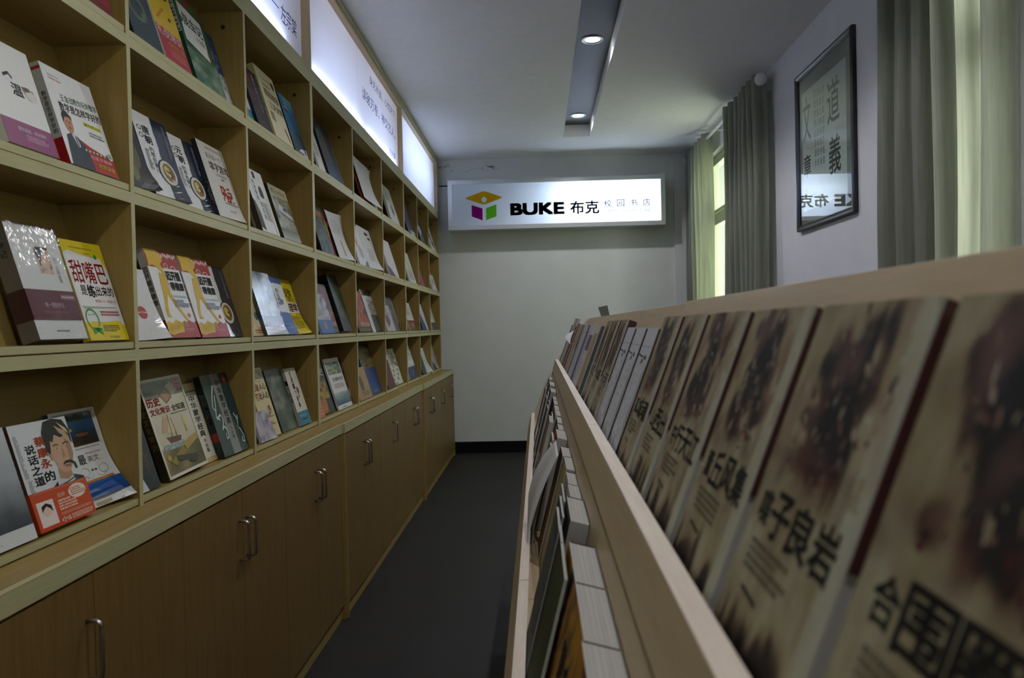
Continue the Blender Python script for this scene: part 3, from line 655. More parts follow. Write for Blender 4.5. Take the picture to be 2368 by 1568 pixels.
def rounded_u(u0, u1, n): return [u0 + (u1 - u0) * i / n for i in range(n + 1)]
def curl_fn(curl):
    if not curl: return None
    amt, start, side = curl[:3]; up = curl[3] if len(curl) > 3 else 0.0
    def f(u, v):
        q = max(0.0, (start - v) / start) ** 2 if start > 0 else 0.0
        side_w = 1.0 if side == 0 else ((0.02 + 0.98 * u * u) if side > 0 else (0.02 + 0.98 * (1 - u) ** 2))
        q2 = max(0.0, (v - 0.55) / 0.45) ** 2
        return -amt * q * side_w - up * q2 * side_w
    return f
LIFT = 0.00016
def make_book(name, label, w, h, t, art, mat='gloss', pages=True, curl=None, group='books in the left bookcases', cat='book', wrap=False, band=None, bow=0.0, splay=0.0):
    root = thing(name, label, cat, (0, 0, 0), group)
    fdef = curl_fn(curl)
    bm = bmesh.new(); cl = bm.loops.layers.float_color.new('Col')
    def face(pts, cols):
        vs = [bm.verts.new(p) for p in pts]
        try: f = bm.faces.new(vs)
        except ValueError: return
        for lp, c in zip(f.loops, cols if isinstance(cols, list) else [cols] * len(pts)): lp[cl] = (*c, 1)
    T_ = 0.0007; ny = 12 if (fdef or bow) else 1; nx = 4 if (fdef or bow) else 1
    bgf = art.bg
    for j in range(ny):
        for i in range(nx):
            face([(w*i/nx, 0, h*j/ny), (w*(i+1)/nx, 0, h*j/ny), (w*(i+1)/nx, 0, h*(j+1)/ny), (w*i/nx, 0, h*(j+1)/ny)], bgf)
            if pages: face([(w*i/nx, t, h*j/ny), (w*i/nx, t, h*(j+1)/ny), (w*(i+1)/nx, t, h*(j+1)/ny), (w*(i+1)/nx, t, h*j/ny)], art.back)
            # inner faces of the two boards
            face([(w*i/nx, T_, h*j/ny), (w*i/nx, T_, h*(j+1)/ny), (w*(i+1)/nx, T_, h*(j+1)/ny), (w*(i+1)/nx, T_, h*j/ny)], (0.6, 0.6, 0.58))
            if pages: face([(w*i/nx, t-T_, h*j/ny), (w*(i+1)/nx, t-T_, h*j/ny), (w*(i+1)/nx, t-T_, h*(j+1)/ny), (w*i/nx, t-T_, h*(j+1)/ny)], (0.6, 0.6, 0.58))
    pe = (0.55, 0.54, 0.5)
    for y0, y1, c in ([(0, T_, pe)] + ([(t - T_, t, pe)] if pages else [])):
        for j in range(ny): face([(w, y0, h*j/ny), (w, y1, h*j/ny), (w, y1, h*(j+1)/ny), (w, y0, h*(j+1)/ny)], c)
        for i in range(nx):
            face([(w*i/nx, y0, h), (w*(i+1)/nx, y0, h), (w*(i+1)/nx, y1, h), (w*i/nx, y1, h)], c); face([(w*i/nx, y0, 0), (w*i/nx, y1, 0), (w*(i+1)/nx, y1, 0), (w*(i+1)/nx, y0, 0)], c)
    if pages:
        for j in range(ny): face([(0, t, h*j/ny), (0, 0, h*j/ny), (0, 0, h*(j+1)/ny), (0, t, h*(j+1)/ny)], art.spine)
        if art.sp:
            tx, tc, v1, v0, bands = art.sp
            for bv0, bv1, bc in bands: face([(-LIFT, t, h*bv0), (-LIFT, 0, h*bv0), (-LIFT, 0, h*bv1), (-LIFT, t, h*bv1)], lin(bc))
            if tx:
                st = (v1 - v0) / len(tx)
                for i, ch in enumerate(tx):
                    a_, b_ = v1 - (i + 0.92) * st, v1 - (i + 0.08) * st; hh = (b_ - a_) * h; half = min(t * 0.36, hh / 2)
                    vs, fs = text_fit(ch, t / 2 + half, t / 2 - half, a_ * h, b_ * h, 0.01)
                    for f in fs: face([(-2 * LIFT, vs[q][0], vs[q][1]) for q in f], lin(tc))
    for pts, fs, cs, k_ in art.p:
        for f in fs: face([(pts[q][0] * w, -LIFT * k_ * (0.35 if len(art.p) > 12 else 0.7) - 0.00005, pts[q][1] * h) for q in f], [cs[q] for q in f])
    if fdef or bow:
        for k_ in range(1, 13):
            bmesh.ops.bisect_plane(bm, geom=bm.verts[:] + bm.edges[:] + bm.faces[:], plane_co=(0, 0, h * k_ / 13), plane_no=(0, 0, 1), dist=1e-6)
    def deform(vs):
        for v in vs:
            u_, v_ = v.co.x / w, v.co.z / h
            if fdef: v.co.y += fdef(u_, v_) * (1.0 - 0.5 * min(max(v.co.y / max(t, 1e-4), 0), 1) * splay)
            if bow: v.co.y -= bow * math.sin(PI * min(max(v_, 0), 1))
    deform(bm.verts)
    me = bpy.data.meshes.new(name + '_cover'); bm.to_mesh(me); bm.free(); me.materials.append(M[mat]); me.color_attributes.active_color_index = 0
    o = bpy.data.objects.new('cover' if pages else 'sheet', me); COL.objects.link(o); o.parent = root
    if pages:
        b = bmesh.new(); nz_ = 12 if (fdef or bow) else 1; x1 = w - 0.0012; z0, z1 = 0.0012, h - 0.0012; y0, y1 = T_ + 0.0001, t - T_ - 0.0001; xs = [0.0008, w * 0.33, w * 0.66, x1]
        g = [[[b.verts.new((x, y, z0 + (z1 - z0) * k_ / nz_)) for k_ in range(nz_ + 1)] for y in (y0, y1)] for x in xs]
        for k_ in range(nz_):
            for i in range(3):
                b.faces.new((g[i][0][k_], g[i+1][0][k_], g[i+1][0][k_+1], g[i][0][k_+1])); b.faces.new((g[i][1][k_], g[i][1][k_+1], g[i+1][1][k_+1], g[i+1][1][k_]))
            b.faces.new((g[3][0][k_], g[3][1][k_], g[3][1][k_+1], g[3][0][k_+1])); b.faces.new((g[0][0][k_], g[0][0][k_+1], g[0][1][k_+1], g[0][1][k_]))
        for i in range(3):
            b.faces.new((g[i][0][nz_], g[i+1][0][nz_], g[i+1][1][nz_], g[i][1][nz_])); b.faces.new((g[i][0][0], g[i][1][0], g[i+1][1][0], g[i+1][0][0]))
        deform(b.verts); m2 = bpy.data.meshes.new(name + '_pages'); b.to_mesh(m2); b.free(); m2.materials.append(M['pages'])
        o2 = bpy.data.objects.new('page_block', m2); COL.objects.link(o2); o2.parent = root
    if band:                       # paper belly band (v0, v1, colour, callback drawing on an Art)
        v0, v1, bart = band; bb = bmesh.new(); c2 = bb.loops.layers.float_color.new('Col')
        def bf(pts, cols):
            f = bb.faces.new([bb.verts.new(p) for p in pts])
            for lp, c in zip(f.loops, cols if isinstance(cols, list) else [cols] * len(pts)): lp[c2] = (*c, 1)
        g_ = 0.0022; bf([(-g_*0.4, -g_, v0*h), (w+g_*0.4, -g_, v0*h), (w+g_*0.4, -g_, v1*h), (-g_*0.4, -g_, v1*h)], bart.bg); bf([(-g_*0.4, t+0.0004, v0*h), (-g_*0.4, -g_, v0*h), (-g_*0.4, -g_, v1*h), (-g_*0.4, t+0.0004, v1*h)], bart.spine); bf([(w+g_*0.4, -g_, v0*h), (w+g_*0.4, t+0.0004, v0*h), (w+g_*0.4, t+0.0004, v1*h), (w+g_*0.4, -g_, v1*h)], bart.bg)
        for pts, fs, cs, k_ in bart.p:
            for f in fs: bf([(pts[q][0] * w, -g_ - LIFT * k_ * 0.5, (v0 + (v1 - v0) * pts[q][1]) * h) for q in f], [cs[q] for q in f])
        m3 = bpy.data.meshes.new(name + '_band'); bb.to_mesh(m3); bb.free(); m3.materials.append(M['gloss']); o3 = bpy.data.objects.new('belly_band', m3); COL.objects.link(o3); o3.parent = root
    if wrap:
        q = MB(); e = 0.0035; R_ = 0.012; prof = []
        # film shell, loosely rounded at the top corners
        pts = []; 
        for cx_, a0 in ((w + e - R_, 0), (-e + R_, 90)):
            for i in range(6):
                a = math.radians(a0 + 18 * i); pts.append((cx_ + R_ * math.cos(a), h + e * 1.5 - R_ + R_ * math.sin(a)))
        pts += [(-e, -0.0005), (w + e, -0.0005)]
        n = len(pts); q.add([(x, -e, z) for x, z in pts] + [(x, t + e * 0.3, z) for x, z in pts], [tuple(range(n)), tuple(range(2*n-1, n-1, -1))] + [(i, (i+1) % n, n + (i+1) % n, n + i) for i in range(n)])
        q.build('plastic_wrap', M['wrap'], root, smooth=False)
    root['size'] = [w, h, t]
    return root
def dup_tree(root):
    r = root.copy(); COL.objects.link(r)
    for ch in root.children:
        c = ch.copy(); COL.objects.link(c); c.parent = r
    return r
TILT = math.radians(16.7)
def stand_left(root, row, d, y, rot=0.0, tilt=TILT, lift=0.0):       # cover's lower left corner at Y = y, d behind the front plane
    s_, c_ = math.sin(tilt), math.cos(tilt); w, h, t = root['size']
    X = Vector((0, 1, 0)); Yv = Vector((-c_, 0, -s_)); Z = Vector((-s_, 0, c_))
    if rot:
        q = math.radians(rot); X, Z = X * math.cos(q) + Z * math.sin(q), Z * math.cos(q) - X * math.sin(q)
    lo = min(0.0, Yv.z * t) + min(0.0, X.z * w)
    z = FLOORZ['DCBA'.index(row)] - lo + 0.0006 + lift
    root.matrix_world = Matrix(((X.x, Yv.x, Z.x, XF - d), (X.y, Yv.y, Z.y, y), (X.z, Yv.z, Z.z, z), (0, 0, 0, 1)))
    return root
def stand_rack(root, tier, y, wo, rot=0.0, yaw=0.0):        # cover's lower left corner at the far side Y = y, wo behind the lip's inner face
    w, h, t = root['size']; tilt = RT if tier == 1 else RT2; s_, c_ = math.sin(tilt), math.cos(tilt)
    X = Vector((0, -1, 0)); Yv = Vector((c_, 0, -s_)); Z = Vector((s_, 0, c_))
    if rot:
        q = math.radians(rot); X, Z = X * math.cos(q) + Z * math.sin(q), Z * math.cos(q) - X * math.sin(q)
    if yaw:
        q = math.radians(yaw); X, Yv = X * math.cos(q) + Yv * math.sin(q), Yv * math.cos(q) - X * math.sin(q)
    drop = w * abs(math.sin(math.radians(rot))) if rot < 0 else 0
    px, pz = rk(X1, Z1, LEDGE1 + 0.0006 + drop, wo) if tier == 1 else rk2(LEDGE2 + 0.0006 + drop, wo)
    root.matrix_world = Matrix(((X.x, Yv.x, Z.x, px), (X.y, Yv.y, Z.y, y), (X.z, Yv.z, Z.z, pz), (0, 0, 0, 1)))
    return root

# ------------------------------------------------------------------ covers of the left bookcases
WHT, INK, PAPER = '#e9e8e4', '#1c1c1e', '#ddd6bd'
def c_tang(title='唐'):            # white cover with a torn dark blue side and a plate
    a = Art('#e6e7e6'); r = random.Random(4); edge = [(0.52 + 0.025 * r.random(), i / 24) for i in range(25)]
    a.poly([(1, 0), (1, 1)] + edge[::-1], '#1d2a40'); a.ell(0.60, 0.33, 0.27, 0.165, '#16202f', n=26); a.ell(0.62, 0.335, 0.235, 0.15, '#d9d6c4', n=26); a.ell(0.63, 0.34, 0.17, 0.115, '#8a6a2c', n=22)
    a.splat(0.58, 0.36, 0.10, 0.07, '#d8c46a', 3); a.splat(0.68, 0.32, 0.09, 0.05, '#5f4a22', 5); a.splat(0.62, 0.31, 0.06, 0.03, '#e2d9a0', 6)
    a.ring(0.13, 0.80, 0.06, 0.03, 0.02, '#5a2a22'); a.ring(0.13, 0.71, 0.06, 0.03, 0.02, '#5a2a22'); a.vtext(title + '朝', 0.20, 0.40, 0.86, 0.62, INK, 0.02); a.vtext('的那些事儿', 0.24, 0.36, 0.60, 0.28, INK); a.lines(0.10, 0.20, 0.30, 0.55, 14, '#777777', 2); a.poly([(0.05, 0.16), (0.17, 0.13), (0.07, 0.20)], '#a8242a'); a.lines(0.82, 0.9, 0.55, 0.95, 26, '#8c93a0', 3); a.splat(0.80, 0.08, 0.05, 0.03, '#7a2f2c', 7)
    a.sps('#1d2a40', title + '朝的那些事儿', '#d8d8d8', 0.85, 0.3); return a
def c_walk():                      # white cover, yellow striding figure, red foot and red top
    a = Art('#e8e6e2'); a.rect(0, 1, 0.80, 1, '#a8302e'); r = random.Random(2)
    for i in range(10): a.splat(0.42 + 0.06 * i, 0.96 - 0.01 * (i % 3), 0.028, 0.03, '#e8d8d2', i + 3)
    a.ring(0.80, 0.80, 0.09, 0.04, 0.02, '#e6d6d0'); a.ring(0.58, 0.83, 0.07, 0.03, 0.018, '#e6d6d0')
    y = '#d9b324'
    a.poly([(0, 1), (0.40, 1), (0.52, 0.93), (0.50, 0.88), (0.40, 0.84), (0.46, 0.78), (0.44, 0.66), (0.34, 0.60), (0.40, 0.66), (0.38, 0.74), (0.28, 0.80), (0.14, 0.82), (0.03, 0.80), (0.05, 0.92)], y)
    a.poly([(0.28, 0.74), (0.46, 0.72), (0.44, 0.58), (0.48, 0.47), (0.66, 0.30), (0.80, 0.20), (0.86, 0.16), (0.80, 0.13), (0.70, 0.20), (0.46, 0.38), (0.34, 0.50), (0.24, 0.38), (0.20, 0.27), (0.26, 0.23), (0.12, 0.23), (0.12, 0.30), (0.20, 0.46), (0.22, 0.58)], y)
    a.poly([(0, 0.16), (0.1, 0.19), (0.2, 0.16), (0.34, 0.21), (0.5, 0.17), (0.62, 0.20), (0.66, 0.0), (0, 0)], y); a.poly([(0, 0), (1, 0), (1, 0.19), (0.9, 0.17), (0.78, 0.20), (0.66, 0.17), (0.58, 0.19), (0.5, 0.06), (0.3, 0.05), (0.12, 0.03), (0, 0.05)], '#a5262c')
    a.text('Walking', 0.04, 0.66, 0.03, 0.13, '#d9b324', 0.01, 0.14); a.text('迈开腿', 0.48, 0.95, 0.66, 0.77, INK, 0.035); a.text('得健康', 0.52, 0.97, 0.545, 0.645, INK, 0.035); a.text('走出来的健康处方', 0.44, 0.98, 0.46, 0.49, '#5aa0c8'); a.lines(0.46, 0.95, 0.35, 0.44, 5, '#3c4a80', 5); a.splat(0.84, 0.26, 0.06, 0.03, '#c84a2a', 4); a.lines(0.56, 0.86, 0.085, 0.10, 1, '#e0c0b8', 6); a.vtext('走路健康法', 0.45, 0.49, 0.76, 0.55, '#444444')
    a.sps('#b8b4ac', '迈开腿得健康', '#6a2020', 0.80, 0.36, [(0, 0.2, '#7a1418')]); return a
def c_math():
    a = Art('#e4e6e4'); a.text('我爱数学系列', 0.10, 0.32, 0.89, 0.915, '#555555'); a.lines(0.10, 0.32, 0.855, 0.88, 1, '#c05030', 2); a.text('王金战教你玩转数学', 0.22, 0.98, 0.66, 0.735, '#1f6a40', 0.01, 0.06); a.text('数学是怎样学好的', 0.14, 0.99, 0.55, 0.645, '#15151a', 0.02, 0.04); a.rect(0.55, 0.93, 0.485, 0.525, '#d8d020'); a.text('魅力学习法', 0.57, 0.91, 0.49, 0.52, '#2c6a30', 0.02); a.lines(0.62, 0.92, 0.38, 0.44, 2, '#666666', 4)
    a.poly([(0, 0), (1, 0), (1, 0.24), (0.8, 0.22), (0.55, 0.255), (0.35, 0.30), (0.2, 0.33), (0.2, 0.0)], '#b01c20')
    a.poly([(0.04, 0), (0.10, 0.30), (0.20, 0.335), (0.32, 0.32), (0.44, 0.24), (0.50, 0.05), (0.5, 0)], '#26323e'); a.poly([(0.205, 0.33), (0.30, 0.32), (0.33, 0.22), (0.28, 0.20)], '#c8d0d4'); a.poly([(0.255, 0.31), (0.285, 0.31), (0.30, 0.22), (0.285, 0.2)], '#4a2a30')
    a.ell(0.215, 0.43, 0.085, 0.095, '#c08a68', n=22); a.poly([(0.12, 0.42), (0.115, 0.50), (0.16, 0.555), (0.24, 0.555), (0.305, 0.51), (0.30, 0.47), (0.25, 0.50), (0.17, 0.49), (0.145, 0.46)], '#15120f')
    for u_ in (0.185, 0.245): a.ell(u_, 0.445, 0.014, 0.007, '#1a1210', n=8)
    a.ell(0.215, 0.385, 0.028, 0.010, '#8a3a34', n=10); a.poly([(0.21, 0.44), (0.225, 0.41), (0.205, 0.41)], '#9a6a4c')
    for i in range(12): a.ell(0.42 + i * 0.038, 0.205, 0.018, 0.013, '#3a7a48' if i % 2 else '#d8ded8', n=8)
    a.ell(0.93, 0.225, 0.06, 0.045, '#dfe6df', n=16); a.text('玩', 0.89, 0.97, 0.20, 0.25, '#2c7a40', 0.03); a.text('与孩子结缘', 0.46, 0.92, 0.125, 0.165, '#e8c8c0'); a.text('老师爱家', 0.58, 0.95, 0.045, 0.10, '#d8c84a', 0.02)
    a.sps('#b9bcb4', '数学是怎样学好的', '#303030', 0.72, 0.30, [(0, 0.26, '#9a1a1c'), (0.93, 0.96, '#b03030')]); return a
def c_sweet():
    a = Art('#dcdcda'); y = '#d8c21c'
    a.poly([(0, 1), (0, 0.86), (0.12, 0.90), (0.30, 0.88), (0.55, 0.855), (0.80, 0.85), (0.93, 0.80), (1, 0.72), (1, 1)], y); a.poly([(0, 0), (1, 0), (1, 0.14), (0.85, 0.20), (0.5, 0.185), (0.2, 0.19), (0, 0.17)], y)
    a.rect(0.04, 0.90, 0.34, 0.85, '#e6e5e2'); a.poly([(0.04, 0.34), (0.9, 0.34), (0.9, 0.33), (0.1, 0.315)], '#a8a8a4'); a.text('甜嘴巴', 0.05, 0.93, 0.57, 0.80, '#b81c28', 0.012); a.text('是', 0.14, 0.29, 0.45, 0.55, INK, 0.015); a.text('练', 0.30, 0.50, 0.43, 0.56, INK, 0.03); a.text('出来的', 0.51, 0.97, 0.45, 0.55, INK, 0.015); a.text('嘴巴甜一点，路更宽一点', 0.42, 0.95, 0.38, 0.41, '#c06a3a'); a.lines(0.18, 0.72, 0.92, 0.94, 1, '#a09020', 3); a.lines(0.5, 0.66, 0.875, 0.888, 1, '#5a5a20', 4)
    a.ring(0.20, 0.21, 0.16, 0.11, 0.03, '#3a9a40', 28); a.ring(0.20, 0.16, 0.11, 0.07, 0.025, '#d89a28', 16, 190, 350); a.ring(0.15, 0.24, 0.035, 0.02, 0.012, '#3a9a40', 10, 20, 160); a.ring(0.25, 0.245, 0.035, 0.02, 0.012, '#3a9a40', 10, 20, 160); a.poly([(0.24, 0.10), (0.12, 0.13), (0.14, 0.06), (0.24, 0.085), (0.36, 0.12), (0.35, 0.05)], '#3a9a40'); a.splat(0.77, 0.86, 0.045, 0.028, '#3f9a3c', 2, jag=0.25); a.lines(0.44, 0.92, 0.245, 0.30, 2, '#a8403a', 8); a.lines(0.40, 0.80, 0.085, 0.155, 4, '#6a6a20', 9); a.text('哈尔滨出版社', 0.50, 0.76, 0.02, 0.045, '#3a3a18'); a.sps('#c8b218'); return a
def c_wrapped():
    a = Art('#d4d6d4'); a.photo(0.44, 0.72, 0.58, 0.82, ['#26303a', '#5a6672', '#c8a890', '#e0c4b0', '#3a4a58'], 4, 8, 8, 2.5); a.ell(0.60, 0.70, 0.09, 0.08, '#d8b8a2', n=14); a.poly([(0.46, 0.82), (0.48, 0.64), (0.53, 0.70), (0.60, 0.79), (0.72, 0.80), (0.72, 0.82)], '#232c36'); a.lines(0.38, 0.62, 0.06, 0.085, 1, '#70706c', 3); a.vtext('作品集', 0.78, 0.84, 0.75, 0.5, '#8a8a86'); a.sps('#6c675e', '传记', '#d0ccc0', 0.85, 0.7); return a
def c_speak():                     # portrait cover; red-orange lower band is its own part
    a = Art('#d3d6d8'); a.vtext('说话之道', 0.16, 0.33, 0.80, 0.40, INK, 0.03); a.text('的', 0.34, 0.52, 0.42, 0.52, INK, 0.03); a.vtext('蔡康永', 0.34, 0.52, 0.86, 0.54, '#c4532a', 0.03)
    a.lines(0.04, 0.09, 0.5, 0.9, 26, '#8a8a8a', 3); a.lines(0.06, 0.12, 0.32, 0.48, 12, '#8a8a8a', 4)
    a.poly([(0.10, 0.20), (0.30, 0.30), (0.52, 0.40), (0.62, 0.44), (0.85, 0.42), (1.0, 0.38), (1.0, 0.2)], '#1b2434'); a.poly([(0.52, 0.40), (0.60, 0.46), (0.82, 0.42), (0.86, 0.30), (0.84, 0.20), (0.52, 0.20)], '#c8ccd0')
    for i in range(3): a.line([(0.50, 0.29 + 0.03 * i), (0.70, 0.31 + 0.03 * i), (0.86, 0.34 + 0.03 * i)], 0.012, '#20283a')
    a.poly([(0.58, 0.42), (0.60, 0.52), (0.80, 0.50), (0.82, 0.42), (0.72, 0.39)], '#b08868'); a.poly([(0.56, 0.84), (0.56, 0.66), (0.60, 0.54), (0.68, 0.46), (0.78, 0.46), (0.88, 0.53), (0.94, 0.64), (0.95, 0.80), (0.85, 0.88)], '#c79f80')
    a.poly([(0.52, 0.66), (0.57, 0.69), (0.57, 0.61), (0.54, 0.60)], '#b98e70'); a.poly([(0.85, 0.80), (0.93, 0.74), (0.94, 0.62), (0.87, 0.53), (0.80, 0.47), (0.84, 0.58), (0.86, 0.7)], '#a87e60')
    a.poly([(0.50, 0.70), (0.50, 0.88), (0.58, 0.98), (0.74, 1.0), (0.92, 0.97), (0.99, 0.86), (0.98, 0.72), (0.95, 0.78), (0.90, 0.82), (0.80, 0.80), (0.70, 0.84), (0.64, 0.77), (0.60, 0.79), (0.57, 0.70), (0.54, 0.66)], '#17130f'); a.poly([(0.74, 0.93), (0.90, 0.86), (0.96, 0.78), (0.88, 0.80), (0.80, 0.85)], '#b8a078'); a.poly([(0.80, 0.96), (0.94, 0.88), (0.97, 0.82), (0.90, 0.86)], '#d0bc98')
    a.line([(0.62, 0.735), (0.68, 0.745), (0.72, 0.735)], 0.012, '#2a1c14'); a.line([(0.80, 0.735), (0.86, 0.75), (0.91, 0.735)], 0.012, '#2a1c14')
    for u_ in (0.675, 0.855): a.ell(u_, 0.705, 0.026, 0.008, '#d8ccc0', n=10); a.ell(u_, 0.705, 0.012, 0.008, '#20150f', n=8)
    a.poly([(0.765, 0.70), (0.80, 0.61), (0.74, 0.605)], '#b08465'); a.poly([(0.70, 0.548), (0.76, 0.572), (0.86, 0.566), (0.925, 0.53), (0.935, 0.475), (0.905, 0.47), (0.89, 0.52), (0.84, 0.54), (0.76, 0.545), (0.71, 0.535)], '#14110f'); a.poly([(0.71, 0.528), (0.80, 0.53), (0.84, 0.518), (0.78, 0.508)], '#9a5a4c')
    a.sps('#4a3a32', '说话之道', '#d8d0c8', 0.75, 0.4, [(0, 0.30, '#8e3018'), (0.84, 0.97, '#5a2a24')]); return a
def band_speak():
    b = Art('#c8481f'); b.rect(0.05, 0.33, 0.10, 0.74, '#e6dcd6'); b.ell(0.19, 0.46, 0.075, 0.13, '#e4c6b4', n=16); b.poly([(0.11, 0.46), (0.12, 0.62), (0.20, 0.68), (0.28, 0.60), (0.29, 0.42), (0.25, 0.52), (0.20, 0.60), (0.14, 0.52)], '#1a1412'); b.poly([(0.10, 0.12), (0.14, 0.32), (0.24, 0.36), (0.30, 0.26), (0.30, 0.12)], '#eadcd4'); b.text('最新', 0.42, 0.56, 0.70, 0.82, '#e8c8a8', 0.02); b.ell(0.78, 0.74, 0.16, 0.19, '#e6dccf', n=24); b.lines(0.66, 0.90, 0.64, 0.86, 4, '#c0522c', 3); b.lines(0.40, 0.72, 0.36, 0.66, 4, '#f0d8c4', 5); b.lines(0.40, 0.95, 0.24, 0.32, 2, '#e0b090', 6); b.text('小S', 0.37, 0.54, 0.06, 0.20, '#f4e6d8', 0.03); b.lines(0.56, 0.95, 0.06, 0.2, 3, '#f0d8c4', 7); b.line([(0.05, 0.96), (0.95, 0.96)], 0.01, '#e0a080'); b.sps('#a03a1a'); return b
def c_essay():
    a = Art('#dcdedc'); a.rect(0.04, 0.97, 0.62, 0.99, '#c9ccc9'); a.photo(0.08, 0.90, 0.63, 0.97, ['#5a3a1c', '#2a2418', '#16344a', '#1d4a68', '#3a5a68', '#8a9a9a'], 3, 18, 14, 2.2, lambda u, v, t: 0.25 * t + 0.75 * v); a.splat(0.30, 0.80, 0.10, 0.025, '#c08a2a', 3); a.splat(0.55, 0.74, 0.2, 0.02, '#7a4a20', 4); a.poly([(0.25, 0.92), (0.35, 0.955), (0.45, 0.935), (0.55, 0.96), (0.66, 0.93), (0.6, 0.90), (0.3, 0.9)], '#33443a'); a.text('散文', 0.72, 0.84, 0.925, 0.955, '#d8d8d8'); a.rect(0.85, 0.91, 0.925, 0.965, '#b03a28')
    a.lines(0.15, 0.85, 0.595, 0.61, 1, '#6a6a66', 2); a.text('Beautiful Essays', 0.50, 0.84, 0.53, 0.555, '#a8704a'); a.text('最', 0.30, 0.47, 0.44, 0.54, '#333333', 0.01); a.text('美文', 0.50, 0.76, 0.45, 0.515, '#555555'); a.text('第八卷', 0.50, 0.62, 0.355, 0.38, '#2a2a2a', 0.02)
    for k_ in (-1, 1): a.ring(0.56 + 0.20 * k_, 0.36, 0.10, 0.05, 0.012, '#b4bcb4', 18); a.ring(0.56 + 0.12 * k_, 0.32, 0.08, 0.03, 0.012, '#b4bcb4', 14, 180, 380)
    a.grad(0, 1, 0.09, 0.25, '#0f3f80', '#12549c'); a.rect(0.15, 0.88, 0.245, 0.275, '#c07a2a'); a.lines(0.18, 0.84, 0.252, 0.268, 1, '#5a3a18', 6); a.ell(0.45, 0.09, 0.10, 0.06, '#3f9a3a', 0, 180, 14); a.rect(0.35, 0.62, 0.012, 0.045, '#b0a478'); a.lines(0.36, 0.61, 0.015, 0.042, 2, '#3a3420', 7); a.sps('#22384e'); return a
def c_history():
    a = Art('#d8d2c0'); a.photo(0.03, 0.97, 0.03, 0.97, ['#3f3620', '#6a5c34', '#a89c70', '#c9c2a4', '#d4cebb', '#b8b29c'], 8, 22, 30, 2.6, lambda u, v, t: min(0.95, 0.30 * t + (0.05 if v < 0.3 else 0.45) + 0.18 * min(v, 0.6)))
    a.photo(0.03, 0.97, 0.80, 0.97, ['#4a4a40', '#7a7768', '#8a826a'], 2, 10, 6, 3); a.poly([(0.36, 0.83), (0.56, 0.90), (0.66, 0.78), (0.48, 0.72)], '#7a5a34'); a.poly([(0.40, 0.83), (0.55, 0.88), (0.63, 0.79), (0.49, 0.74)], '#a88a5a'); a.poly([(0.56, 0.90), (0.72, 0.94), (0.88, 0.86), (0.70, 0.80)], '#c8b890')
    a.ell(0.88, 0.91, 0.105, 0.075, '#a82c30', n=26); a.ring(0.88, 0.91, 0.09, 0.064, 0.012, '#d8a8a0', 24); a.text('19.9元', 0.80, 0.96, 0.905, 0.935, '#e8c8c0', 0.02); a.text('超值典藏', 0.81, 0.95, 0.87, 0.895, '#e8c8c0')
    a.text('历史', 0.03, 0.35, 0.72, 0.81, '#a81e2c', 0.04); a.text('文化常识', 0.05, 0.52, 0.635, 0.705, '#a81e2c', 0.03); a.text('全知道', 0.56, 0.90, 0.635, 0.70, '#2a2620', 0.015); a.lines(0.50, 0.92, 0.605, 0.622, 1, '#55503f', 3)
    a.poly([(0.16, 0.45), (0.30, 0.62), (0.38, 0.58), (0.40, 0.44)], '#c8a680'); a.poly([(0.28, 0.44), (0.42, 0.60), (0.52, 0.42)], '#d6c2a0'); a.poly([(0.22, 0.40), (0.58, 0.38), (0.52, 0.31), (0.30, 0.32)], '#6a3a26'); a.line([(0.36, 0.35), (0.40, 0.62)], 0.012, '#4a3020'); a.line([(0.48, 0.35), (0.46, 0.58)], 0.01, '#4a3020'); a.photo(0.10, 0.60, 0.27, 0.33, ['#b8c0bc', '#7a8a8a', '#d8dcd4'], 6, 10, 4, 4)
    a.ell(0.74, 0.52, 0.018, 0.05, '#e4cc58', n=12); a.poly([(0.72, 0.40), (0.77, 0.40), (0.75, 0.50)], '#c8a838'); a.poly([(0.55, 0.30), (0.95, 0.36), (0.97, 0.30), (0.60, 0.22)], '#b09a50'); a.poly([(0.14, 0.16), (0.52, 0.27), (0.60, 0.22), (0.25, 0.11)], '#8f7c3a'); a.poly([(0.30, 0.20), (0.80, 0.15), (0.80, 0.10), (0.30, 0.14)], '#3a3018'); a.ell(0.14, 0.20, 0.05, 0.03, '#b89a48', n=14); a.splat(0.68, 0.12, 0.20, 0.06, '#2f2716', 6)
    a.rect(0, 0.03, 0, 1, '#dcd8cc'); a.rect(0.97, 1, 0, 1, '#dcd8cc'); a.rect(0, 1, 0, 0.025, '#dcd8cc'); a.rect(0, 1, 0.975, 1, '#dcd8cc'); a.sps('#2b2416', '历史文化常识', '#8a7a50', 0.8, 0.3); return a
